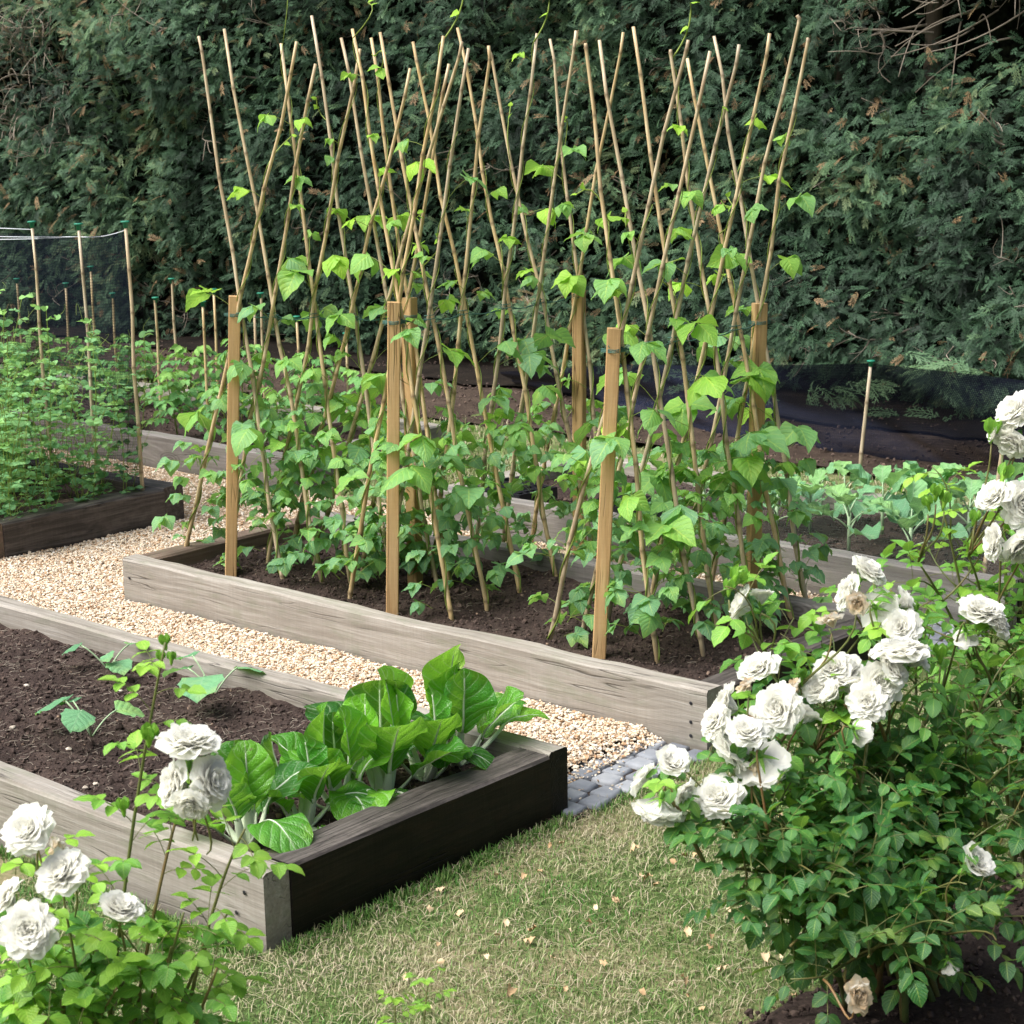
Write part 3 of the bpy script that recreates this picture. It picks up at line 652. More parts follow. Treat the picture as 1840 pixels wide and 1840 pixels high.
for r_ in range(3):
    a, b = PF[r_][1].copy(), PB[r_][1].copy(); a[2] -= .06; b[2] -= .06
    rg = []
    for k in range(6):
        d = ray(*RX[r_][k]); AB = (b-a)[:2]   # ray ∩ vertical plane through the ridge line
        n2 = np.array([-AB[1], AB[0]]); t = ((a[:2]-O[:2])@n2)/(d[:2]@n2); X = O+d*t
        f = ((X-a)[:2]@AB)/(AB@AB); X = a+(b-a)*np.clip(f, -.03+k*.01, 1.03) if not (-.1 < f < 1.12) else np.array([X[0], X[1], a[2]+(b[2]-a[2])*f])
        rg.append(X)
        for side, TT in (('left', LT), ('right', RT)):
            tx, ty = TT[r_][k]; d = ray(tx, ty); off = (.010 if side == 'left' else -.010)
            T_ = O+d*((X[1]+off+.0)/d[1])      # plane of the pair: y = const
            Xc = X+np.array([0, off, 0])
            dirn = T_-Xc; s = (SZ-.04-Xc[2])/dirn[2]; B_ = Xc+dirn*s
            # keep the foot inside the bed
            CANES.append((r_, k, side, B_, T_, Xc))
    RIDGE.append((a, b, rg))
def cane_thing(P0, P1, r0, r1, label, cat, group, wob=.004, cap=False, name='bamboo_cane'):
    m, P = cane_mesh(P0, P1, r0, r1, P0, wob)
    if not cap:
        o = m.build(name, MAT['cane']); o.location = P0; tag(o, label, cat, group); return o, P
    r = thing(name, P0, label, cat, group); o = m.build('shaft', MAT['cane'], r)
    c = MB(); q = P1-P0
    c.tube([q-UP*.022, q-UP*.002, q, q+UP*.004, q+UP*.007], [.0095, .011, .018, .020, .017], 12); c.build('cap', MAT['cap'], r)
    return r, P
print('cane lengths', [round(float(np.linalg.norm(c[4]-c[3])), 2) for c in CANES])
print('feet', [tuple(np.round(c[3], 2)) for c in CANES])
CP = []
for (r_, k, side, B_, T_, X) in CANES:
    o, P = cane_thing(B_, T_, .0080, .0052, f'bamboo bean cane with top leaning {side}, {ordn[k]} pair from the front, {nm[r_]} row', 'bamboo cane', 'bamboo canes of the bean rows', .006)
    CP.append(P)
for r_ in range(3):
    a, b, rg = RIDGE[r_]; m = MB()
    pts = [a-np.array([0, .03, 0])]+[p_+np.array([0, 0, -.012*(1 if 0 < k < 5 else 0)]) for k, p_ in enumerate(rg)]+[b]
    pts = sorted(pts, key=lambda v: v[1])
    for off in (0, .012):
        P = np.concatenate([curve(pts[i], pts[i+1], (0, 0, -.008-off), 6)[:-1] for i in range(len(pts)-1)]+[[pts[-1]]])
        m.tube(P+np.array([0.03*0, 0, off]), .0016, 4, U(0, 1))
    for (c_, w_) in [(PF[r_], .026), (PB[r_], .026)]:
        for q in range(3):
            z = a[2]-.004*q; cc = c_[0]+(c_[1]-c_[0])*((z-c_[0][2])/(c_[1][2]-c_[0][2]))
            sq = [(-w_, -w_), (w_, -w_), (w_, w_), (-w_, w_), (-w_, -w_)]
            m.tube([(cc[0]+x_, cc[1]+y_, z) for x_, y_ in sq], .0014, 4, U(0, 1))
    for p_ in rg:
        an = np.linspace(0, 12.5, 20); m.tube(np.stack([p_[0]+.02*np.cos(an), p_[1]+.02*np.sin(an), p_[2]-.02+an*.002], -1), .0014, 4, U(0, 1))
    o = m.build('garden_twine', MAT['twine'], origin=a); tag(o, f'green twine tied along the {nm[r_]} row of bean canes', 'twine', 'twine lines tying the bean canes')

# ------------------------------------------------------------------ beans
def tri_leaf(lv, mb, P, out, size, a, droop=.3):
    """petiole + three leaflets"""
    out = nrm(out); pl = size*U(.9, 1.5)
    tip = P+nrm(out+UP*U(.2, .9))*pl
    mb.tube(curve(P, tip, UP*pl*.08, 4), .0012, 3, .5, cap=False)
    side = nrm(np.cross(out, UP)); nn = nrm(UP*1.0+out*U(-.3, .5)+rvec(.25))
    lv.put(tip, out*1.0-UP*U(.1, .9)+rvec(.12), nn, size*U(.9, 1.1), a+U(-.08, .08))
    for s in (-1, 1):
        lv.put(tip-out*size*.12, side*s+out*U(.1, .4)-UP*U(0, .8)+rvec(.15), nn+side*s*U(-.1, .4), size*U(.8, .98), a+U(-.1, .1))
RTH = np.array([rt[0], rt[1], 0.])
for ci, (r_, k, side, B_, T_, X) in enumerate(CANES):
    P = CP[ci]; L = np.linalg.norm(T_-B_); ax = nrm(T_-B_)
    root = thing('bean_plant', (B_[0], B_[1], SZ), f'bean plant twining up the {side} leaning cane of the {ordn[k]} pair, {nm[r_]} row', 'bean plant', 'climbing bean plants')
    stem = MB(); lv = Leaves(T_bean); s1 = nrm(np.cross(ax, [0, 1, .2])); s2 = np.cross(ax, s1)
    frac = U(.72, 1.0) if rng.random() < .75 else U(.5, .7)
    if (r_, k, side) in ((0, 0, 'left'), (0, 1, 'left')): frac = .5
    if (r_, k, side) in ((1, 3, 'right'), (2, 3, 'left'), (1, 0, 'right')): frac = .985
    top = L*frac; n = 90; ss = np.linspace(.05, top, n); ph = ss*U(20, 28)+U(0, 6)
    C = np.stack([np.interp(ss/L, np.linspace(0, 1, len(P)), P[:, q]) for q in range(3)], -1) if False else B_+ax*ss[:, None]
    dd = np.linalg.norm(P-B_, axis=1); C = np.stack([np.interp(ss, dd, P[:, q]) for q in range(3)], -1)
    rad = .0105
    V = C+rad*(np.cos(ph)[:, None]*s1+np.sin(ph)[:, None]*s2)
    stem.tube(V, np.linspace(.0032, .0016, n), 4, .6)
    if (r_, k, side) in ((1, 3, 'right'), (2, 3, 'left'), (1, 0, 'right')):
        e = V[-1]; q = curve(e, e+UP*.17+RTH*U(.02, .1), RTH*.02, 8); stem.tube(q, .0026, 4, 1); lv.put(q[-1], RTH+UP*.3, UP+rvec(.4), .03, 1); lv.put(q[4], -RTH-UP*.3, UP+rvec(.4), .035, 1)
    elif rng.random() < .35:    # free tip beyond its hold
        e = V[-1]; tdir = nrm(ax+rvec(.35)); l_ = U(.08, .2); q = curve(e, e+tdir*l_, rvec(.03), 6); stem.tube(q, .0021, 4, .9); 
        lv.put(q[-1], tdir-UP*.5, UP+rvec(.5), .022, 1); lv.put(q[-2], rvec(), UP+rvec(.5), .026, .95)
    # ground thicket of leaves
    z_t = .42+U(-.08, .1)
    for q in range(int(U(18, 24))):
        h = U(0, 1)**1.0*(z_t+.1)+.03; i = int(np.clip(h/top*n, 0, n-1)); p_ = V[i]
        an = U(0, 6.28); out = np.array([math.cos(an), math.sin(an), 0])
        st = p_+out*U(0, .06)+UP*U(-.02, .02)
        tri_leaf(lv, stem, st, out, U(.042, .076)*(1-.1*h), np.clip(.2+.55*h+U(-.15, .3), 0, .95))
    s = z_t
    while s < top:
        i = int(np.clip(s/top*n, 0, n-1)); f = s/L
        an = U(0, 6.28); out = np.array([math.cos(an), math.sin(an), 0])
        sz = (.086*(1-f)**.9+.036)*U(.6, 1.4)
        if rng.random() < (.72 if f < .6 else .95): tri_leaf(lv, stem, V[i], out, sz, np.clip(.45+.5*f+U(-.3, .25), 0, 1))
        s += .08+.22*f*U(.6, 1.5)
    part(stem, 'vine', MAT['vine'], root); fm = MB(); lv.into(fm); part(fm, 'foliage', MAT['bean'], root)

# ------------------------------------------------------------------ capped support canes, cords, nets
capd = [((279, 536), (278, 752)), ((308, 502), (313, 700)), ((364, 543), (365, 768)), ((384, 521), (390, 690)), ((457, 555), (452, 740)), ((468, 528), (474, 700)), ((533, 570), (530, 745)), ((30, 502), (42, 690)), ((118, 510), (122, 700)), ((163, 480), (165, 690)), ((202, 528), (203, 680)), ((622, 600), (620, 770))]
labs = ['second', 'third', 'fourth', 'fifth', 'sixth', 'seventh', 'eighth', 'ninth', 'tenth', 'eleventh', 'twelfth']
capd.sort(key=lambda c: c[0][0]); words = ['first', 'second', 'third', 'fourth', 'fifth', 'sixth', 'seventh', 'eighth', 'ninth', 'tenth', 'eleventh', 'twelfth']
TOMC = []
for i, (t_, b_) in enumerate(capd):
    b = at(*b_, SZ); b[1] = min(max(b[1], 6.0), 6.86); 
    d = ray(*t_); s = b[1]/d[1]; tp = O+d*s; b = np.array([tp[0]+U(-.01, .01), b[1], SZ])
    TOMC.append(b)
    cane_thing(b, tp, .008, .0065, f'short green capped cane in the tomato bed, {words[i]} from the left', 'garden cane', 'green capped canes in the tomato bed', .004, True, 'support_cane')
# pea bed tall canes
pc = []
for i, (t_, lab) in enumerate([((57, 400), 'tall green capped cane at the left of the pea net'), ((141, 404), 'tall green capped cane in the middle of the pea net'), ((225, 400), 'tall green capped cane at the right corner of the pea bed')]):
    tp = aty(*t_, 5.04); b = np.array([tp[0]+(.02 if i == 2 else .03), 5.03, SZ]); pc.append((b, tp))
    cane_thing(b, tp, .0085, .007, lab, 'garden cane', 'tall canes of the pea net', .004, True, 'support_cane')
stepx = pc[1][1][0]-pc[0][1][0]
far = pc[0][1]+np.array([-1.5, 0, 0.]); m = MB()
c2 = [pc[2][1]-UP*.03, pc[1][1]-UP*.05, far-UP*.06]
m.tube(np.concatenate([curve(c2[0], c2[1], -UP*.012, 8)[:-1], curve(c2[1], c2[2], -UP*.02, 12)]), .002, 5, .6)
c3 = [pc[1][1]-UP*.055, pc[0][1]-UP*.03, far-UP*.02]
m.tube(curve(pc[1][1]-UP*.05, far-UP*.10, -UP*.02, 12), .002, 5, .8)
m.tube(curve(pc[0][1]-UP*.03, far-UP*.01, -UP*.01, 8), .002, 5, .8)
tag(m.build('garden_string', MAT['cord'], origin=pc[2][1]), 'pale blue cord strung between the tall canes of the pea net', 'cord')
def netsheet(name, pts_top, pts_bot, mat, label, cat, nx=60, ny=14, amp=.02):
    m = MB(); T_ = np.asarray(pts_top); B_ = np.asarray(pts_bot); V = []; uv = []
    ls = np.concatenate([[0], np.cumsum(np.linalg.norm(np.diff(T_, axis=0), axis=1))])
    for j in range(ny+1):
        for i in range(nx+1):
            f = i/nx; g = j/ny; s = f*ls[-1]
            a_ = np.array([np.interp(s, ls, T_[:, q]) for q in range(3)]); b_ = np.array([np.interp(f, np.linspace(0, 1, len(B_)), B_[:, q]) for q in range(3)])
            p_ = a_*(1-g)+b_*g; p_ = p_+np.array([0, 1, 0])*amp*float(fbm(np.array([s*2.2, g*2.]), 3, 5))*(.3+g)
            V.append(p_); uv.append((s, g*np.linalg.norm(b_-a_)))
    i = np.arange(ny)[:, None]*(nx+1); j = np.arange(nx)[None, :]
    m.add(V, np.stack([i+j, i+j+1, i+nx+2+j, i+nx+1+j], -1).reshape(-1, 4), uv)
    o = m.build(name, mat, origin=T_[0]); return tag(o, label, cat)
netsheet('pea_net', [pc[2][1]-UP*.04, pc[1][1]-UP*.055, pc[0][1]-UP*.05, far-UP*.06], [(pc[2][0][0], 5.03, .2), (far[0], 5.03, .2)], MAT['peanet'], 'dark pea netting hanging from the pale cord behind the peas', 'netting')
# black net fence
Pn = at(1545, 850, .03); topn = O+ray(1565, 650)*(Pn[:2]@ray(1565, 650)[:2])/(ray(1565, 650)[:2]@ray(1565, 650)[:2])
cane_thing(Pn, topn, .0095, .008, 'bamboo cane with green cap holding up the black net fence', 'garden cane', None, .004, True, 'support_cane')
fy = topn[1]+.05
tp = [aty(900, 668, fy+.9), aty(1120, 655, fy+.6), aty(1330, 657, fy+.3), topn+np.array([-.02, .012, -.01]), aty(1700, 668, fy+.05), aty(1900, 690, fy+.1)]
bt = [np.array([p_[0], p_[1]+.12, .02]) for p_ in tp]; bt[3] = bt[3]+np.array([0, .25, 0]); bt[4] = bt[4]+np.array([0, .3, 0])
netsheet('net_fence', tp, bt, MAT['net'], 'black mesh net fence sagging in front of the hedge foot', 'net fence', 80, 16, .09)
# cabbage bed front cane with net
Pc = at(1770, 1035, SZ); tc = O+ray(1803, 790)*(Pc[:2]@ray(1803, 790)[:2])/(ray(1803, 790)[:2]@ray(1803, 790)[:2])
cane_thing(Pc, tc, .009, .0075, 'bare bamboo cane at the front right corner of the cabbage bed', 'garden cane', None, .004, False, 'support_cane')
yb = 5.80
netsheet('crop_net', [np.array([-4.3, yb, .34]), np.array([-3.8, yb, .40]), np.array([-3.3, yb, .42]), tc-UP*.1, np.array([-2.75, 5.78, .5])], [np.array([-4.3, 5.74, .12]), np.array([-2.8, 5.72, .06])], MAT['finenet'], 'fine pale green crop net along the front of the cabbage bed', 'netting', 50, 8, .01)

# ------------------------------------------------------------------ peas
def pea_plant(base, hgt, label, lean):
    root = thing('pea_plant', base, label, 'pea plant', 'pea plants crowding the left bed'); st = MB(); lv = Leaves(T_pea)
    for q in range(4):
        b = np.array(base)+np.array([U(-.06, .06), U(-.05, .05), 0]); h = hgt*U(.55, 1.2)
        top = b+np.array([U(-.16, .16)+lean[0], U(-.12, .10)+lean[1], h]); C = curve(b, top, rvec(.03), 12); st.tube(C, .0018, 3, .7, cap=False)
        nn = int(h/.05)
        for i in range(nn):
            f = (i+1)/nn; p_, ax = along(C, f*.999); an = i*2.6+U(-.5, .5); out = np.array([math.cos(an), math.sin(an), .35]); rl = U(.035, .06)
            a = np.clip(.1+.5*f+U(-.25, .35), 0, 1); s = U(.018, .038)
            for sg in (-1, 1): lv.put(p_, out*.5+UP*.5+np.cross(out, UP)*sg*.7, UP+rvec(.4), s*1.05, a)    # stipules
            e = p_+nrm(out)*rl; st.tube([p_, e], .0009, 3, .8, cap=False)
            for tt in (.55, 1.0):
                for sg in (-1, 1): lv.put(p_+(e-p_)*tt, out*.5+np.cross(out, UP)*sg, UP+rvec(.45), s, a+U(-.1, .1))
            if rng.random() < .8: st.tube(curve(e, e+nrm(out+UP*U(0, 1.5))*U(.04, .10), rvec(.025), 6), .0008, 3, 1, cap=False)
    part(st, 'stem', MAT['vine'], root); m = MB(); lv.into(m); part(m, 'foliage', MAT['pea'], root)
pea = [(x, y) for y in (4.36, 4.55, 4.74, 4.93) for x in np.arange(-8.1, -6.40, .18)]
pea = [(x+U(-.05, .05), y+U(-.04, .04)) for x, y in pea]
rn = {0: 'front row', 1: 'second row', 2: 'third row', 3: 'back row'}; nper = len(pea)//4
ow = ['first', 'second', 'third', 'fourth', 'fifth', 'sixth', 'seventh', 'eighth', 'ninth', 'tenth', 'eleventh']
for i, (x, y) in enumerate(pea):
    r_ = i//nper; c_ = nper-1-(i % nper)
    h = .58+.10*r_/3+U(-.08, .1)
    pea_plant((min(x, -6.52), y, SZ), h, f'pea plant in the {rn[r_]} of the left bed, {ow[c_]} from right', (.07 if x > -6.7 else .02, 0))

# ------------------------------------------------------------------ tomatoes
def tomato(base, h, label):
    root = thing('tomato_plant', base, label, 'tomato plant', 'young tomato plants in the back bed'); st = MB(); lv = Leaves(T_tom)
    b = np.array(base); top = b+np.array([U(-.04, .04), U(-.04, .04), h]); C = curve(b, top, rvec(.01), 8); st.tube(C, np.linspace(.005, .002, 8), 4, .6)
    N = int(h/.015)
    for i in range(N):
        f = .1+.9*(i+1)/N; p_, ax = along(C, min(f, .999)); an = i*2.4+U(-.4, .4); out = np.array([math.cos(an), math.sin(an), 0]); rl = h*.55*U(.6, 1.1)*(1-.5*f**3)
        e = p_+nrm(out+UP*U(.1, .7))*rl; R_ = curve(p_, e, UP*rl*.14, 6); st.tube(R_, .0013, 3, .7, cap=False); a = np.clip(.2+.5*f+U(-.2, .3), 0, 1)
        sd = np.cross(out, UP)
        for tt in (.4, .62, .85):
            q, t_ = along(R_, tt)
            for sg in (-1, 1): lv.put(q, sd*sg+out*.5-UP*U(0, .5), UP+rvec(.35), U(.042, .066), a+U(-.1, .1))
        lv.put(e, out-UP*.4, UP+rvec(.3), U(.05, .075), a)
    part(st, 'stem', MAT['vine'], root); m = MB(); lv.into(m); part(m, 'foliage', MAT['tomato'], root)
tp_ = [(x, y) for y in (6.12, 6.62) for x in (-9.35, -8.9, -8.45, -8.0, -7.58, -7.15, -6.75)]
for i, (x, y) in enumerate(tp_):
    r_ = i//7; tomato((x+U(-.05, .05), y+U(-.05, .05), SZ), U(.27, .35) if r_ == 0 else U(.32, .42), f"young tomato plant in the {'front' if r_ == 0 else 'back'} row of the tomato bed, {ow[6-i % 7]} from the right")

# ------------------------------------------------------------------ cabbages
def cabbage(base, s, label, n=8, name='cabbage_plant', cat='cabbage', grp='young cabbage plants in the right bed', low=False):
    root = thing(name, base, label, cat, grp); st = MB(); lv = Leaves(T_cab); b = np.array(base); h = .8*s
    hub = b+np.array([0, 0, h]); st.tube([b-UP*.02, hub], [.006, .007], 6, .6)
    a0 = U(0, 6)
    for i in range(n):
        f = i/(n-1); an = a0+i*2.4; out = np.array([math.cos(an), math.sin(an), 0]); el = .45+1.1*f
        p_ = b+UP*h*(.35+.65*f); pl = s*.5*(1-.3*f); d = nrm(out+UP*el); e = p_+d*pl
        st.tube(curve(p_, e, UP*.006, 4), [.0042, .0036, .003, .0026], 5, .7)
        lv.put(e-d*.01, out+UP*(el-.15), UP-out*.3*f+rvec(.15), s*U(.75, 1.05)*(1-.2*f), np.clip(.3+.35*f+U(-.2, .35), 0, 1), wid=U(.7, .95))
    part(st, 'stalk', MAT['stalk'], root); m = MB(); lv.into(m); part(m, 'foliage', MAT['cabbage'], root)
cab = [((1015, 1130+0), 0)]
cpx = [(1195, 945, .10, 'small cabbage seedling nearest the bean canes'), (1345, 948, .13, 'small cabbage beside the back right bean post'), (1395, 955, .15, 'cabbage just right of the back right bean post'), (1455, 950, .15, 'leafy cabbage in the middle of the bed'),
       (1525, 990, .19, 'tall pale stalked cabbage near the front board'), (1585, 955, .18, 'cabbage in front of the net fence cane'), (1635, 1010, .19, 'cabbage with a bent pale stalk near the front board'), (1670, 930, .16, 'cabbage in the back row right of the fence cane'),
       (1725, 925, .17, 'large cabbage in the back row near the white roses'), (1740, 985, .2, 'broad leaved cabbage beside the corner cane'), (1810, 960, .2, 'cabbage at the right end against the roses'), (1500, 905, .13, 'cabbage in the back row behind the tall stalked one'), (1430, 905, .12, 'small cabbage in the back row near the bean canes'), (1790, 900, .17, 'furthest right cabbage in the back row'), (1560, 905, .14, 'mid sized cabbage in the back row left of the fence cane')]
for (x, y, s, lab) in cpx:
    p_ = at(x, y, SZ); cabbage((p_[0], min(p_[1], 6.62), SZ), s*.95, lab, 5 if s < .15 else 7)
# seedlings & trays in the left part of that bed
for i, (x, y, lab) in enumerate([(905, 850, 'low green seedling beside the black seed tray'), (960, 835, 'low green seedling behind the middle bean row'), (1040, 860, 'low green seedling near the back middle post'), (1085, 875, 'tiny seedling between the two seed trays'), (1265, 905, 'small seedling right of the striped tray')]):
    p_ = at(x, y, SZ); cabbage((p_[0], min(max(p_[1], 5.9), 6.6), SZ), .075, lab, 6, 'seedling', 'seedling', 'small seedlings in the right bed')
def tray(p_, w, d, label, rz):
    m = MB(); h = .05; r_ = thing('seed_tray', (p_[0], p_[1], p_[2]), label, 'seed tray', 'black seed trays')
    def bx(x0, x1, y0, y1, z0, z1):
        V = [(x, y, z) for z in (z0, z1) for x, y in ((x0, y0), (x1, y0), (x1, y1), (x0, y1))]
        m.add(V, [(3, 2, 1, 0), (4, 5, 6, 7), (0, 1, 5, 4), (1, 2, 6, 5), (2, 3, 7, 6), (3, 0, 4, 7)])
    bx(-w/2, w/2, -d/2, d/2, 0, .006)
    for s in (-1, 1):
        bx(min(s*w/2, s*(w/2-.006)), max(s*w/2, s*(w/2-.006)), -d/2, d/2, .0065, h); bx(-w/2+.0065, w/2-.0065, min(s*d/2, s*(d/2-.006)), max(s*d/2, s*(d/2-.006)), .0065, h-.001)
    for q in range(1, 6): bx(-w/2+.007, w/2-.007, -d/2+q*d/6-.003, -d/2+q*d/6+.003, .007, h-.008)
    for q in range(1, 5): bx(-w/2+q*w/5-.003, -w/2+q*w/5+.003, -d/2+.007, d/2-.007, .0075, h-.0065)
    o = m.build('shell', MAT['black'], r_, smooth=False); r_.rotation_euler = (0, 0, rz)
pt_ = at(1140, 925, SZ); tray((pt_[0], max(pt_[1], 5.98), SZ+.012), .3, .2, 'black plastic seed tray near the front of the cabbage bed', .2)
pt_ = at(860, 865, SZ); tray((-5.2, 6.0, SZ+.012), .3, .22, 'black plastic seed tray behind the left bean row', -.1)

# ------------------------------------------------------------------ chard
def chard(base, specs, label):
    base = np.array(base); root = thing('chard_plant', base, label, 'chard', 'Swiss chard plants in the near bed'.lower()); st = MB(); lm = Leaves(T_chard)
    for (az, el, pl, bl, a, k) in specs:
        out = np.array([math.cos(az), math.sin(az), 0]); d = nrm(out*math.cos(el)+UP*math.sin(el)); p0 = base+out*.012-UP*.01; e = p0+d*pl
        side = nrm(np.cross(d, UP if abs(d[2]) < .95 else out)); nn = nrm(np.cross(side, d))
        C = curve(p0, e, nn*pl*-.05, 7); w = np.linspace(.0135, .0065, 7)
        # flattened, channelled stalk
        m_ = MB(); 
        ring = []
        for i, c in enumerate(C):
            for q in range(8):
                an = q/8*2*math.pi; ring.append(c+side*math.cos(an)*w[i]*1.25+nn*math.sin(an)*w[i]*.45)
        i_ = np.arange(6)[:, None]*8; j_ = np.arange(8)[None, :]; j2 = (j_+1) % 8
        st.add(ring, np.stack([i_+j_, i_+j2, i_+8+j2, i_+8+j_], -1).reshape(-1, 4), a=U(.5, 1))
        # blade follows on, midrib on its back and front
        nrmv = nn*1.0+rvec(.08); nrmv = nrmv if k < 5 else -nrmv
        kk = k % 5
        lm.put(e-d*.012, d, nrmv, bl, a, kk, U(.95, 1.15))
        B = basis(d, nrmv)*bl; V, Fq, uv = T_chard[kk]; nx = 13; mid = V.reshape(-1, nx, 3)[:, 6]; P = mid@B.T+(e-d*.012)
        for _ in range(5): P[1:-1] = .25*P[:-2]+.5*P[1:-1]+.25*P[2:]
        wv = np.linspace(.0055, .0006, len(P)); st.tube(P[:-3], wv[:-3]*bl/.2, 5, .8)
    part(st, 'stalk', MAT['chard_stalk'], root); m = MB(); lm.into(m); part(m, 'foliage', MAT['chard'], root)
camdir = math.atan2(-1, .87)  # azimuth roughly toward the viewer
def cspec(lst): return [(R(az), R(el), pl, bl, a, k) for (az, el, pl, bl, a, k) in lst]
RA = 41
def cgen(n, big, extra=(), rot=0):
    L = []
    for i in range(n):
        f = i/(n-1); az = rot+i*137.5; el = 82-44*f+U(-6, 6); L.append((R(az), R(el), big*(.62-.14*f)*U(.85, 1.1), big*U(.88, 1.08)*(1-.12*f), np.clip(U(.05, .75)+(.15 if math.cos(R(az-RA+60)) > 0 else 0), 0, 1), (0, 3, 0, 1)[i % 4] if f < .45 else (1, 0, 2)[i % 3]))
    return L+[(R(a_), R(b_), c_, d_, e_, k_) for a_, b_, c_, d_, e_, k_ in extra]
cs = [((445, 1512), cgen(8, .165, [(RA-70, 82, .11, .165, .8, 0)], 20), 'glossy chard plant at the bed corner, nearest the viewer'),
      ((545, 1478), cgen(7, .155, [(RA-50, 14, .07, .14, .8, 2)], 80), 'second chard plant, with a leaf lying over the black end board'),
      ((612, 1450), cgen(8, .17, [(RA+180, 80, .12, .17, .6, 0)], 10), 'third chard plant, just left of the tallest clump'),
      ((690, 1425), cgen(10, .20, [(RA-20, 84, .15, .20, .98, 0), (RA-60, 30, .08, .14, .5, 2)], 140), 'tallest chard clump, fourth from the viewer'),
      ((765, 1395), cgen(7, .165, [(RA-60, 55, .08, .14, .6, 1)], 60), 'fifth chard plant, between the tallest clump and the furthest one'),
      ((822, 1368), cgen(8, .18, [(RA+150, 86, .14, .20, .95, 0), (RA+15, 40, .15, .13, .95, 1)], 200), 'furthest chard plant, beside the far end of the black board')]
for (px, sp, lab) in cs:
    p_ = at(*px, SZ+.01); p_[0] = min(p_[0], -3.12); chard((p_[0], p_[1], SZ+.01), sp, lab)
# squash seedlings
def squash(px, s, label, n=4):
    p_ = at(*px, SZ+.005); root = thing('squash_seedling', p_, label, 'squash seedling', 'squash seedlings in the near bed'); st = MB(); lv = Leaves(T_sq)
    a0 = U(0, 6)
    for i in range(n):
        an = a0+i*2.2; out = np.array([math.cos(an), math.sin(an), 0]); e = p_+out*s*U(.5, .95)+UP*s*U(.5, .9)
        st.tube(curve(p_, e, UP*.01, 5), .0025, 5, .6); lv.put(e-out*.004, out-UP*.1, UP+rvec(.2), s*U(.7, 1.0)*(1 if i else .6), U(.1, .8))
    part(st, 'stalk', MAT['stalk'], root); m = MB(); lv.into(m); part(m, 'foliage', MAT['squash'], root)
squash((195, 1205), .095, 'pale squash seedling furthest back in the near bed'); squash((385, 1250), .12, 'largest squash seedling, near the back board'); squash((165, 1325), .115, 'squash seedling at the left behind the rose shoot')

# ------------------------------------------------------------------ roses
def flower_mesh(R_, n, seed, old=False, open_=1.0):
    rs = np.random.default_rng(seed); m = MB(); nu, nv = 6, 7
    u = np.linspace(-1, 1, nu+1); v = np.linspace(0, 1, nv+1); Uu, Vv = np.meshgrid(u, v)
    i = np.arange(nv)[:, None]*(nu+1); j = np.arange(nu)[None, :]; Fq = np.stack([i+j, i+j+1, i+nu+2+j, i+nu+1+j], -1).reshape(-1, 4)
    for q in range(n):
        f = (q+.5)/n; az = q*2.39996+rs.uniform(-.3, .3)
        th = math.radians((8+95*f**1.1)*open_+rs.uniform(-9, 9)); Ln = R_*(.62+.42*f)*rs.uniform(.9, 1.08); W = R_*(.28+.28*f)*rs.uniform(.85, 1.15)
        w = W*np.sin(np.clip(Vv*.82+.04, 0, 1)*math.pi*.62)**.8*np.sqrt(np.clip(1-(np.clip(Vv-.72, 0, 1)/.3)**2*.55, .1, 1))
        thv = th*(.25+.95*Vv)+(.5 if not old else .9)*np.clip(Vv-.75, 0, 1)*(f-.2)*2
        dv = Ln/nv; rr = np.cumsum(np.sin(thv)*dv, 0)-np.sin(thv)*dv; zz = np.cumsum(np.cos(thv)*dv, 0)-np.cos(thv)*dv
        x = Uu*w; cupd = (.55-.25*f)*x**2/(R_*.5)
        ruf = R_*(.05 if not old else .14)*Vv**2*(np.sin(Uu*4.2+rs.uniform(0, 6))+.35*np.sin(Uu*8+rs.uniform(0, 6)))
        rad = rr-cupd*np.cos(thv)+ruf*np.cos(thv); z = zz+cupd*np.sin(thv)-ruf*np.sin(thv)*.8+R_*(.18*(1-f))
        c, s = math.cos(az), math.sin(az); P = np.stack([rad*c-x*s, rad*s+x*c, z-R_*.3], -1)
        m.add(P.reshape(-1, 3), Fq, np.stack([Uu, Vv], -1).reshape(-1, 2), rs.uniform(0, 1))
    return m
FM = []
for k, (R_, n, op) in enumerate([(.056, 66, 1.04), (.054, 56, .94), (.050, 40, .72), (.057, 74, 1.15)]):
    o = flower_mesh(R_, n, k+1, False, op).build('rose_flower', MAT['petal']); FM.append(o.data); bpy.data.objects.remove(o)
o = flower_mesh(.034, 22, 9, True, .9).build('withered_rose', MAT['petal_old']); OLD = o.data; bpy.data.objects.remove(o)
m = MB()   # calyx
for q in range(5):
    T = leafT(lambda t: .13*(1-t)**.7+.01, 2, 5, fold=.2, droop=-.2, wave=.02, seed=q); an = q*2*math.pi/5; out = np.array([math.cos(an), math.sin(an), 0])
    m.inst(T, [basis(out*.9+UP*.25, -out*.3+UP)*.03], [out*.002], [.8])
m.tube([(0, 0, -.016), (0, 0, -.010), (0, 0, -.002), (0, 0, .003)], [.002, .0055, .006, .004], 8, .7)
o = m.build('sepals', MAT['rose_leaf']); CAL = o.data; bpy.data.objects.remove(o)
m = MB(); m.tube([(0, 0, -.018), (0, 0, -.010), (0, 0, -.003), (0, 0, .004), (0, 0, .012), (0, 0, .02), (0, 0, .025)], [.0015, .005, .0055, .0085, .0085, .005, .0008], 8, .9)
for q in range(5):
    an = q*2*math.pi/5; out = np.array([math.cos(an), math.sin(an), 0]); m.inst(T_pea[0], [basis(UP*1+out*.35, out)*.03], [out*.004], [.8])
o = m.build('rose_bud', MAT['rose_leaf']); BUD = o.data; bpy.data.objects.remove(o)
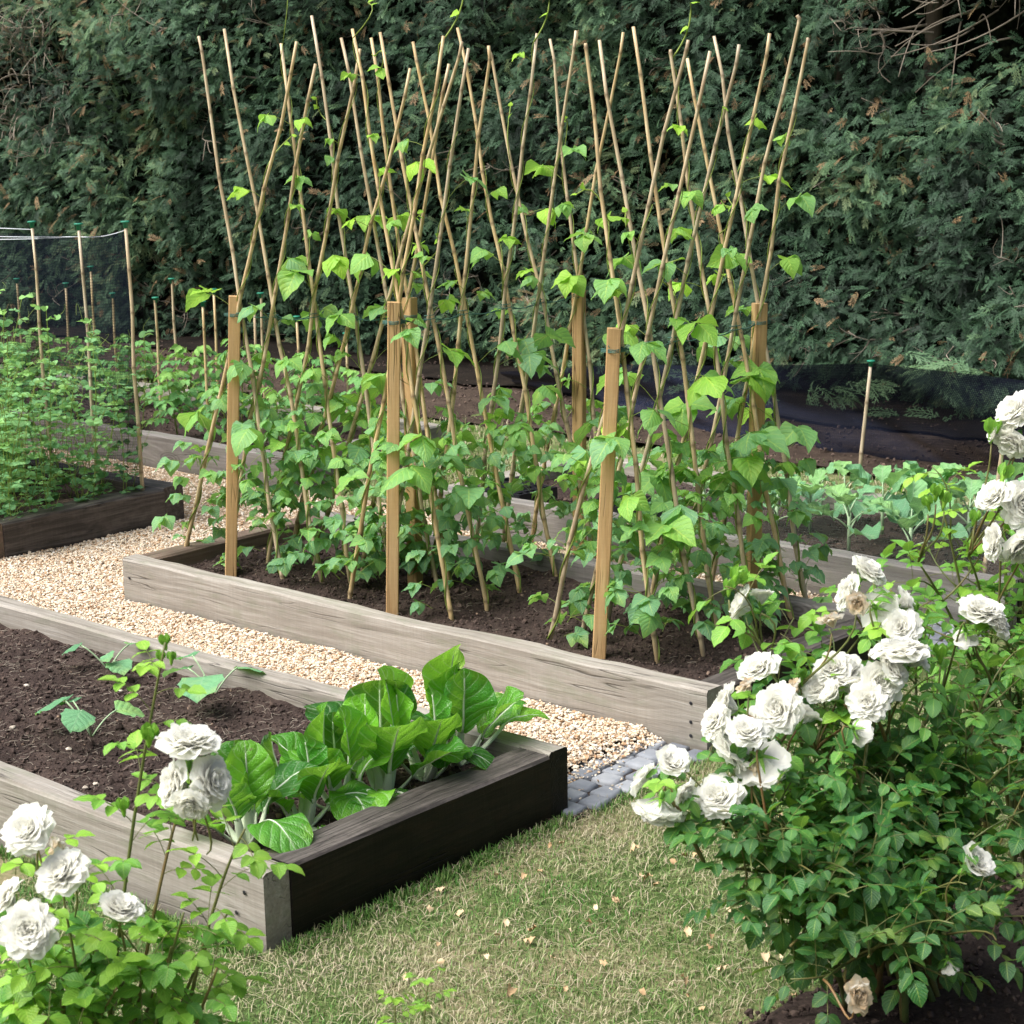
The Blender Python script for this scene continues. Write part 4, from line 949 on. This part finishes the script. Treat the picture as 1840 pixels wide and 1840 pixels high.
def addobj(me, name, root, P, d, s=1., spin=None):
    o = bpy.data.objects.new(name, me); COL.objects.link(o); o.parent = root; o.location = Vector(P)-root.location
    q = Vector(d).to_track_quat('Z', 'Y'); e = q.to_matrix().to_4x4()@Matrix.Rotation(U(0, 6.28) if spin is None else spin, 4, 'Z'); o.rotation_euler = e.to_euler(); o.scale = (s, s, s); return o
def rose_leaf(st, lv, P, out, size, a, n5=True):
    out = nrm(out); rl = size*U(1.7, 2.3); e = P+nrm(out+UP*U(-.1, .35))*rl; C = curve(P, e, UP*rl*.1, 5); st.tube(C, .0009, 3, .5, cap=False)
    sd = nrm(np.cross(out, UP)); nn = nrm(UP+out*U(-.2, .5)+rvec(.2))
    lv.put(e, out-UP*U(0, .5)+rvec(.1), nn, size*U(.95, 1.15), a)
    for tt in ((.5, .88) if n5 else (.8,)):
        q, _ = along(C, tt)
        for sg in (-1, 1): lv.put(q, sd*sg+out*U(.3, .6)-UP*U(0, .35), nn+sd*sg*U(-.1, .25), size*U(.75, .95), a+U(-.06, .06))
VIEW = nrm(O-at(1500, 1500, 0)); RTV = np.array([rt[0], rt[1], 0.])
def shoot(st, lv, C, r0, r1, size, a0, a1, step=.045, f0=.2, f1=.97, col=.5):
    st.tube(C, np.linspace(r0, r1, len(C)), 6, col); L = np.sum(np.linalg.norm(np.diff(C, axis=0), axis=1)); n = max(2, int(L*(f1-f0)/step))
    for i in range(n):
        f = f0+(f1-f0)*(i+U(0, .6))/n; p_, ax = along(C, min(f, .995)); an = i*2.4+U(-.4, .4)
        s1 = nrm(np.cross(ax, [.3, .2, 1])); s2 = np.cross(ax, s1); out = s1*math.cos(an)+s2*math.sin(an)+ax*.35
        rose_leaf(st, lv, p_, out, size*U(.8, 1.15)*(1-.25*f), np.clip(a0+(a1-a0)*f+U(-.12, .12), 0, 1), rng.random() < .75)

# left bush
DL = 3.05
root = thing('rose_bush', at(200, 1990, 0), 'light green rose bush with white blooms in the lower left corner', 'rose bush'); st = MB(); lv = Leaves(T_rose); gb = at(200, 2010, 0)
def px3(x, y, d): return atd(x, y, d)
ctrl = [[(150, 1990), (215, 1560), (262, 1330), (297, 1155)], [(170, 2000), (255, 1640), (318, 1470), (345, 1370)], [(120, 1990), (110, 1750), (105, 1640), (60, 1500)],
        [(150, 1990), (170, 1790), (120, 1690), (112, 1590)], [(100, 1990), (70, 1800), (60, 1720), (30, 1650)], [(210, 1990), (250, 1760), (225, 1700), (212, 1650)], [(260, 2000), (330, 1760), (400, 1560), (440, 1490)],
        [(230, 2000), (300, 1800), (360, 1710), (410, 1640)], [(60, 2000), (20, 1860), (-20, 1760), (-60, 1690)], [(180, 2000), (200, 1860), (170, 1760), (150, 1700)], [(260, 2000), (320, 1880), (370, 1800), (390, 1740)], [(120, 2000), (60, 1880), (40, 1800), (20, 1740)], [(200, 2010), (270, 1850), (300, 1740), (330, 1640)]]
def bez(P, n=14):
    t = np.linspace(0, 1, n)[:, None]; P = [np.array(p) for p in P]
    return P[0]*(1-t)**3+3*P[1]*t*(1-t)**2+3*P[2]*t*t*(1-t)+P[3]*t**3
for k, c in enumerate(ctrl):
    d0, d1 = DL+.1+U(-.06, .06), DL+U(-.14, .14)+(.0 if k < 2 else 0); P = [px3(x, y, d0+(d1-d0)*q/3) for q, (x, y) in enumerate(c)]; P[0] = np.array([P[0][0], P[0][1], 0.0]) if True else P[0]
    shoot(st, lv, bez(P), .0042, .0018, .040 if k < 3 else .045, .68, 1.0 if k < 9 else .75, .043 if k > 1 else .05, .22, col=U(.4, 1))
for q in range(105):  # low dense leaves
    p_ = px3(U(-20, 330), U(1720, 1900), DL+U(-.12, .25)); rose_leaf(st, lv, p_, rvec(), U(.036, .05), U(.45, 1))
for q in range(22): # base twigs
    p_ = px3(U(0, 330), U(1700, 1860), DL+U(-.1, .15)); st.tube(curve(gb+np.array([U(-.1, .1), U(-.1, .1), 0]), p_, rvec(.03), 8), .0022, 4, U(.2, .8))
fl = [(340, 1345, .98, 0, (.1, .0, .9)), (322, 1412, .8, 1, (-.5, -.3, .2)), (374, 1405, .8, 3, (.6, -.3, .2)), (54, 1497, .84, 0, (-.1, -.6, .6)), (116, 1573, .82, 3, (-.2, -.4, .6)), (15, 1622, .78, 1, (-.5, -.2, .6)), (52, 1672, .84, 3, (.1, -.5, .3)), (213, 1640, .78, 1, (.3, -.1, .7)), (345, 1440, .6, 0, (0, -.5, -.2))]
for (x, y, s, k, dl) in fl:   # dl: direction in (right, away, up)
    s *= .98; P = px3(x, y, DL-.2+U(-.04, .03)); d = RTV*dl[0]-np.array([VIEW[0], VIEW[1], 0])*dl[1]+UP*dl[2]; d = nrm(d)
    o = addobj(FM[k], 'rose_flower', root, P, d, s); c = addobj(CAL, 'sepals', root, P-d*.022*s, d, 1.1); c.parent = o; c.location = (0, 0, -.019); c.rotation_euler = (0, 0, U(0, 6)); c.scale = (1.1,)*3
    st.tube(curve(P-d*.03*s, px3(x+U(-20, 40), y+U(70, 110), DL), rvec(.01), 6), .0017, 4, .7)
for (x, y, s) in [(268, 1328, .9), (297, 1158, .6), (289, 1185, .5), (308, 1186, .5), (222, 1455, .7)]:
    P = px3(x, y, DL); addobj(BUD, 'rose_bud', root, P, UP+rvec(.15), s)
addobj(OLD, 'withered_rose', root, px3(95, 1530, DL-.05), UP*.3+RTV, .8)
part(st, 'stem', MAT['rose_stem'], root); m = MB(); lv.into(m); part(m, 'foliage', MAT['rose_leaf'], root)
# small shoot bottom centre
root = thing('rose_shoot', at(740, 1930, 0), 'small yellow green rose shoot rising at the bottom centre of the lawn', 'rose shoot'); st = MB(); lv = Leaves(T_rose)
for c in ([(740, 1990), (755, 1850), (765, 1800), (772, 1750)], [(735, 1990), (720, 1880), (700, 1820), (715, 1790)]):
    P = [px3(x, y, 3.1) for x, y in c]; P[0][2] = 0; shoot(st, lv, bez(P), .002, .001, .024, .85, 1., .03, .35, .99, .5)
part(st, 'stem', MAT['rose_stem'], root); m = MB(); lv.into(m); part(m, 'foliage', MAT['rose_leaf'], root)

# right bushes
def big_bush(root, gbase, tips, twig_n, flowers, buds, olds, lsize, dd, a_lo, a_hi, seed):
    st = MB(); lv = Leaves(T_rose); ends = []
    for (x, y, d) in tips:
        e = px3(x, y, d); b = gbase+np.array([U(-.12, .12), U(-.12, .12), 0]); mid = b*.45+e*.55+UP*U(.05, .18)+rvec(.03)
        C = bez([b, b*.65+mid*.35+UP*.08, mid, e], 16); zt = e[2]
        st.tube(C, np.linspace(.0075, .0022, 16), 7, U(.1, .9)); ends.append(C)
        for q in range(twig_n):
            f = U(.25, .98); p_, ax = along(C, f); o_ = rvec(); o_[2] = abs(o_[2])*.6; L = U(.08, .22)
            tC = curve(p_, p_+nrm(o_+ax*.7)*L, rvec(.012)+UP*.01, 6)
            zf = np.clip((tC[-1][2]-.15)/.75, 0, 1)
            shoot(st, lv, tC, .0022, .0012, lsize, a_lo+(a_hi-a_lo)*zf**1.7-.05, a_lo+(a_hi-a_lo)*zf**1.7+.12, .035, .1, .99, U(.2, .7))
    E = np.concatenate(ends)
    def stemto(P, d):
        i = np.argmin(np.linalg.norm(E-(P-UP*.14), axis=1)); st.tube(bez([E[i], E[i]*.6+P*.4, P-d*.1, P-d*.02], 8), np.linspace(.0028, .0018, 8), 5, U(.3, 1))
    for (x, y, s, k, d_, dl) in flowers:
        P = px3(x, y, d_); d = nrm(RTV*dl[0]-np.array([VIEW[0], VIEW[1], 0])*dl[1]+UP*dl[2]+rvec(.08)); o = addobj(FM[k], 'rose_flower', root, P, d, s*1.1)
        c = bpy.data.objects.new('sepals', CAL); COL.objects.link(c); c.parent = o; c.location = (0, 0, -.019); c.scale = (1.1,)*3; stemto(P, d)
        if rng.random() < .8: rose_leaf(st, lv, P-d*.07-UP*.03, rvec(), lsize*.8, U(.6, 1))
    for (x, y, s, d_) in buds: P = px3(x, y, d_); addobj(BUD, 'rose_bud', root, P, UP+rvec(.2), s); stemto(P, UP)
    for (x, y, s, d_) in olds: P = px3(x, y, d_); addobj(OLD, 'withered_rose', root, P, UP*.5+rvec(.5), s); stemto(P, UP)
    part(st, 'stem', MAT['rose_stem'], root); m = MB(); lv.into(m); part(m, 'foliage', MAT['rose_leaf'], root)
g1 = at(1600, 1790, 0)
root = thing('rose_bush', g1, 'large dark leaved rose bush full of white blooms beside the lawn', 'rose bush')
tips = [(1350, 1120, 3.75), (1400, 1230, 3.7), (1300, 1480, 3.55), (1270, 1560, 3.5), (1330, 1600, 3.45), (1360, 1400, 3.65), (1450, 1330, 3.7), (1480, 1180, 3.85), (1560, 1110, 3.9), (1600, 1230, 3.8), (1540, 1400, 3.6), (1640, 1120, 4.0), (1700, 1200, 3.9), (1420, 1560, 3.45), (1500, 1640, 3.4), (1620, 1480, 3.6), (1700, 1380, 3.7), (1780, 1230, 3.9), (1420, 1700, 3.4), (1750, 1550, 3.55), (1590, 1330, 3.75), (1460, 1480, 3.55), (1840, 1400, 3.8), (1380, 1500, 3.5), (1560, 1560, 3.5), (1480, 1760, 3.35), (1640, 1640, 3.45), (1700, 1700, 3.4), (1400, 1640, 3.4), (1820, 1560, 3.6), (1560, 1720, 3.35), (1800, 1380, 3.7), (1660, 1290, 3.8), (1350, 1540, 3.45)]
fd = 3.50
flowers = [(1207, 1378, .80, 2, fd, (.2, -.5, .8)), (1163, 1405, .66, 1, fd, (-.5, .3, .4)), (1185, 1450, .8, 3, fd-.03, (-.1, -.2, -.8)), (1293, 1438, .86, 0, fd, (-.2, -.5, .7)), (1312, 1272, .84, 1, fd+.08, (-.8, .1, .3)), (1352, 1302, .7, 2, fd+.1, (-.2, -.3, .5)), (1405, 1275, .92, 0, fd+.08, (-.4, -.6, .4)),
           (1322, 1338, .86, 3, fd+.02, (-.5, .2, -.3)), (1370, 1368, .92, 0, fd, (.2, .5, -.6)), (1365, 1208, .8, 1, fd+.15, (-.3, -.4, .6)), (1500, 1205, .72, 0, fd+.2, (-.2, -.5, .6)), (1532, 1240, .7, 3, fd+.18, (.1, .2, .5)), (1578, 1228, .84, 1, fd+.15, (.2, -.5, .4)), (1617, 1180, .95, 3, fd+.15, (.1, .1, .95)), (1540, 1312, .66, 2, fd+.1, (.4, .4, -.5)),
           (1556, 1030, .72, 0, fd+.3, (.5, -.3, .6)), (1532, 1070, .8, 1, fd+.3, (-.6, -.1, .2)), (1578, 1095, .74, 3, fd+.28, (.2, .2, -.3)), (1340, 1092, .76, 1, fd+.25, (-.7, .1, .2)), (1368, 1078, .6, 2, fd+.28, (.2, .4, .7)), (1622, 1085, .6, 1, fd+.3, (.6, .0, .4)), (1762, 1105, .86, 0, fd+.3, (.1, -.2, .8)), (1735, 1140, .6, 2, fd+.3, (.0, .3, -.5)), (1745, 1555, .84, 2, fd-.05, (.5, -.4, .6)), (1445, 1292, .66, 2, fd+.15, (.3, .2, .4)), (1470, 1240, .6, 1, fd+.2, (-.2, -.3, .3)), (1340, 1320, .7, 0, fd-.02, (.2, -.4, .6)), (1290, 1300, .62, 3, fd+.03, (-.6, -.2, .3)), (1520, 1205, .7, 1, fd+.22, (.1, -.3, .6)), (1600, 1205, .66, 0, fd+.14, (.4, -.2, .4)), (1560, 1262, .7, 3, fd+.13, (-.1, -.5, .1)), (1640, 1190, .6, 1, fd+.17, (.6, -.1, .5)), (1600, 1115, .6, 0, fd+.3, (-.3, -.3, .5)), (1785, 1120, .66, 3, fd+.3, (.5, -.2, .5)), (1500, 1250, .6, 2, fd+.15, (-.4, -.2, .4)), (1225, 1420, .5, 1, fd-.04, (.4, -.3, -.3)), (1620, 1130, .7, 0, fd+.25, (-.1, -.3, .3)), (1705, 1730, .45, 2, 3.45, (.1, .3, -.9))]
buds = [(1322, 1045, 1.2, fd+.25), (1310, 1060, .8, fd+.25), (1440, 1220, .8, fd+.2), (1690, 1180, .9, fd+.3), (1640, 1100, .8, fd+.3)]
olds = [(1540, 1082, .8, fd+.1), (1495, 1120, .9, fd+.15), (1535, 1785, 1.1, 3.25), (1430, 1240, .8, fd+.1), (1345, 1235, .7, fd), (1350, 1380, .6, fd)]
big_bush(root, g1, tips, 8, flowers, buds, olds, .047, 0, .05, .78, 1)
g2 = at(1830, 1560, 0)
root = thing('rose_bush', g2, 'pale topped rose bush at the right edge behind the large one', 'rose bush')
tips = [(1690, 900, 4.3), (1740, 1000, 4.2), (1800, 800, 4.4), (1850, 900, 4.3), (1650, 1010, 4.2), (1790, 1100, 4.2), (1850, 1150, 4.2), (1720, 1120, 4.2), (1880, 1010, 4.3), (1810, 1300, 4.1), (1900, 1250, 4.2), (1750, 1260, 4.1), (1600, 1060, 4.15)]
fd = 4.12
flowers = [(1830, 745, .95, 0, fd, (-.5, -.2, .4)), (1822, 790, .8, 1, fd, (-.2, -.3, -.3)), (1792, 778, .5, 2, fd, (-.8, 0, .2)), (1790, 897, .84, 1, fd, (-.5, -.2, .6)), (1832, 905, .95, 0, fd, (.1, -.5, .2)), (1795, 975, .8, 1, fd-.05, (-.6, -.1, .1)), (1832, 975, .9, 3, fd-.05, (.2, -.2, -.2))]
buds = [(1682, 890, .9, fd), (1697, 903, .9, fd), (1668, 908, .8, fd), (1750, 935, .8, fd), (1803, 858, 1.1, fd), (1782, 780, 1.2, fd)]
big_bush(root, g2, tips, 6, flowers, buds, [], .043, 0, .25, 1.0, 2)

# ------------------------------------------------------------------ hedge
def sprayT(seed):
    """flat cypress spray: axis with alternate branchlets, each a row of tapering scale shoots"""
    rs = np.random.default_rng(seed); V = []; Fq = []; uv = []
    def kite(p, d, l, w):
        d = np.array(d); s_ = np.array([-d[1], d[0]]); b = len(V)
        for (a_, o_) in ((0, 0), (.45, -w), (1, 0), (.45, w)):
            q = p+d*l*a_+s_*o_; V.append((q[0], q[1], -.35*(q[0]**2+q[1]**2)+rs.uniform(-.012, .012))); uv.append((.5, .5))
        Fq.append((b, b+1, b+2, b+3))
    n = 7; kite(np.array([0., 0.]), (0, 1.), 1.0, .028)
    for i in range(n):
        t = .08+.86*i/n
        for sg in (-1, 1):
            an = math.radians(rs.uniform(38, 58)); l = .52*math.sin(math.pi*(.18+.8*(1-t)))**.7*rs.uniform(.75, 1.1)*(1-.2*t); d = (sg*math.sin(an), math.cos(an)); p = np.array([0, t+rs.uniform(-.03, .03)])
            kite(p, d, l, .028)
            for k in range(2):
                q = p+np.array(d)*l*(.3+.32*k)
                for s2 in ((-1,), (1,))[k]:
                    a2 = math.atan2(d[0], d[1])+s2*math.radians(42); kite(q, (math.sin(a2), math.cos(a2)), l*.5*(1-.2*k), .022)
    V = np.array(V); V[:, 0] *= .75
    return V, np.array(Fq), np.array(uv)
SP = [sprayT(k) for k in range(5)]
hx0, hx1, hyf, hh = -15.0, -1.2, 9.55, 3.5
hroot = thing('conifer_hedge', (-8.5, 10.2, 0), 'tall dense dark green cypress hedge across the whole background', 'hedge')
def face(x, z):
    q = np.stack([x*.9, z*.9], -1); b = fbm(q+7, 3, 21); c = fbm(np.stack([x*3.2, z*3.2], -1), 3, 31)
    foot = .12*np.clip((.2-z)/.2, 0, 1)**1.5
    return hyf+.02-.44*b-.30*c+foot-.45*np.clip((-9.5-x)/3, 0, 1)-.25*np.clip((-7-x)/2, 0, 1)
# hole mask: where twigs & trunks show
def hole(x, z):
    m_ = fbm(np.stack([x*.8+3.3, z*1.0], -1), 2, 41)
    _a, _b = aty(30, 140, 9.1), aty(1730, 40, 9.4); pl, pr = np.array([_a[0], _a[2]]), np.array([_b[0], _b[2]])
    a_ = np.exp(-(((x-pl[0])/.9)**2+((z-pl[1])/.33)**2))*.95; b_ = np.exp(-(((x-pr[0])/.8)**2+((z-pr[1])/.25)**2))
    return np.clip(np.maximum(a_, b_)*1.1+np.clip((m_-.42)*2, 0, .5)+.35*np.clip((.25-z)/.25, 0, 1), 0, .93)
fm = MB(); N = 76000
x = rng.uniform(hx0, hx1, N); z = rng.uniform(.05, hh, N)**1.0; sel = rng.random(N) > hole(x, z); sel &= ~((z > 2.75) & (rng.random(N) < .7)); sel &= ~((x > -4) & (rng.random(N) < .6)); x, z = x[sel], z[sel]; n = len(x)
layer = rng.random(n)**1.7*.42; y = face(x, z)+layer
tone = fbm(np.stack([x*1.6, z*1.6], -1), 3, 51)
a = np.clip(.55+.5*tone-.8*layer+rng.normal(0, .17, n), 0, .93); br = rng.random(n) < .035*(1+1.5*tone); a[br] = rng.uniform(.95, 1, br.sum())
d = np.stack([rng.normal(0, .65, n), -np.abs(rng.normal(.75, .3, n)), rng.normal(-.05, .5, n)], -1); nn = np.stack([rng.normal(0, .45, n), -rng.uniform(.1, 1.2, n), rng.uniform(.3, 1., n)], -1)
B = basis(d, nn)*rng.uniform(.055, .115, n)[:, None, None]; P = np.stack([x, y, z], -1); which = rng.integers(5, size=n)
for k in range(5):
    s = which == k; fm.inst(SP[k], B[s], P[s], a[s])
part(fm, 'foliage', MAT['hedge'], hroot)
# inner dark mass
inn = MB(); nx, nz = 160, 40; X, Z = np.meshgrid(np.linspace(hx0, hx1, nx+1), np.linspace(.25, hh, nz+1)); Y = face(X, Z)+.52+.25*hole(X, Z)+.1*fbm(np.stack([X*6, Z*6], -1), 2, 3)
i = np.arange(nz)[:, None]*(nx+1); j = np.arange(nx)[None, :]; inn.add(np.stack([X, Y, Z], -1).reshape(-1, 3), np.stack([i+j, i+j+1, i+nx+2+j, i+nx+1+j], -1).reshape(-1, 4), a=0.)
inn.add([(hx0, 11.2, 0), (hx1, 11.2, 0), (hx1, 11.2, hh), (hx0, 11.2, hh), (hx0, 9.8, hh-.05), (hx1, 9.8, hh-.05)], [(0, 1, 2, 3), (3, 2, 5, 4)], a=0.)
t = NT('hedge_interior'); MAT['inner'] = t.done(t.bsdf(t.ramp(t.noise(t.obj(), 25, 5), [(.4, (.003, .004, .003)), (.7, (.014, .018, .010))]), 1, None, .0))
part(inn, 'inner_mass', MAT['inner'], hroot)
tk = MB()
for xx in np.arange(hx0+.2, hx1, .62):
    x_ = xx+U(-.12, .12); b = np.array([x_, 10.15+U(-.08, .12), 0]); C = curve(b, b+np.array([U(-.1, .1), U(-.05, .05), hh-.1]), rvec(.05), 10); r_ = U(.04, .075); o = MB(); o.tube(C, np.linspace(r_, r_*.5, 10), 8, U(0, .6)); part(o, 'trunk', MAT['bark'], hroot)
br_ = MB()
for q in range(230):
    reg = q % 4
    if reg == 0: p_ = np.array([U(-14.3, -12.2), 0, U(1.65, 2.5)])
    elif reg == 1: p_ = np.array([U(-6.1, -4.2), 0, U(2.05, 2.7)])
    elif reg == 2: p_ = np.array([U(-14, -4), 0, U(.1, .7)])
    else: p_ = np.array([U(-14, -4), 0, U(.6, 2.6)])
    y0 = float(face(p_[0], p_[2])); p_[1] = y0+U(.15, .5); e = p_+np.array([U(-.35, .35), -U(.1, .42), U(-.1, .25)])
    C = curve(p_, e, rvec(.05)-UP*.03, 7); br_.tube(C, np.linspace(.008, .003, 7), 4, U(.2, .9))
    for w in range(5):
        s_, ax = along(C, U(.2, .95)); br_.tube(curve(s_, s_+nrm(ax+rvec(.6))*U(.08, .25), rvec(.02), 5), np.linspace(.0035, .0015, 5), 3, U(.4, 1), cap=False)
# long pale arching twigs at the top left
print('setts', at(1020, 1387), at(1152, 1338), at(1022, 1467), at(1262, 1364)); print('TL', aty(60, 130, 9.2), aty(0, 300, 9.2), 'TR', aty(1700, 60, 9.4), aty(1840, 0, 9.4))
for q in range(170):
    p_ = aty(U(-120, 130), U(20, 260), 9.15); e = p_+np.array([U(.1, .6), -U(.2, .5), U(-.22, .2)]); C = curve(p_, e, UP*U(.02, .1), 8); br_.tube(C, np.linspace(.0055, .0025, 8), 4, U(.5, 1))
for q in range(34):
    p_ = aty(U(1600, 1880), U(-80, 70), 9.85); e = p_+np.array([U(-.5, .5), -U(.2, .45), U(-.4, .1)]); C = curve(p_, e, UP*U(-.05, .1), 8); br_.tube(C, np.linspace(.006, .0025, 8), 4, U(.0, .45))
part(br_, 'branch', MAT['twig'], hroot)
# low fronds poking over the black net
lf = MB()
for (x_, y_, dx) in [(1700, 650, 1), (1640, 745, -1), (1560, 690, .6), (1450, 755, -.5), (1760, 700, 1), (1800, 760, .5), (1500, 700, .4), (1690, 660, -1), (1340, 690, .7), (1250, 690, -.4), (1590, 765, .8)]:
    c = aty(x_, y_, 9.15)
    for q in range(5):
        d = np.array([dx*.8, -.35, -.15])+rvec(.35); p_ = c+np.array([-dx*.25+q*dx*.08, 0, U(-.02, .03)]); lf.inst(SP[q % 5], [basis(d, UP+rvec(.2)+np.array([0, -.6, 0]))*U(.14, .22)], [p_], [U(.75, .93)])
part(lf, 'low_frond', MAT['hedge'], hroot)

# ------------------------------------------------------------------ light
w = bpy.data.worlds.new('World'); scene.world = w; w.use_nodes = True; nt = w.node_tree
bg = nt.nodes['Background']; sky = nt.nodes.new('ShaderNodeTexSky'); sky.sky_type = 'NISHITA'; sky.sun_disc = False
S = nrm(np.array([-.30, -.62, 1.05])); el = math.asin(S[2]); azm = math.atan2(S[0], S[1])
sky.sun_elevation = el; sky.sun_rotation = azm; sky.air_density = 1.0; sky.dust_density = 10; sky.ozone_density = 3
nt.links.new(sky.outputs[0], bg.inputs[0]); bg.inputs[1].default_value = .15
sl = bpy.data.lights.new('sun', 'SUN'); so = bpy.data.objects.new('sun', sl); COL.objects.link(so); sl.energy = 5.0; sl.angle = R(55); sl.color = (.95, .98, 1.0)
so.rotation_euler = Vector(-S).to_track_quat('-Z', 'Y').to_euler(); so.location = (0, 0, 8)
scene.view_settings.view_transform = 'Standard'; scene.view_settings.look = 'None'; scene.view_settings.exposure = 0

scene.cycles.max_bounces = 6; scene.cycles.diffuse_bounces = 3; scene.cycles.glossy_bounces = 2; scene.cycles.transmission_bounces = 4; scene.cycles.transparent_max_bounces = 8
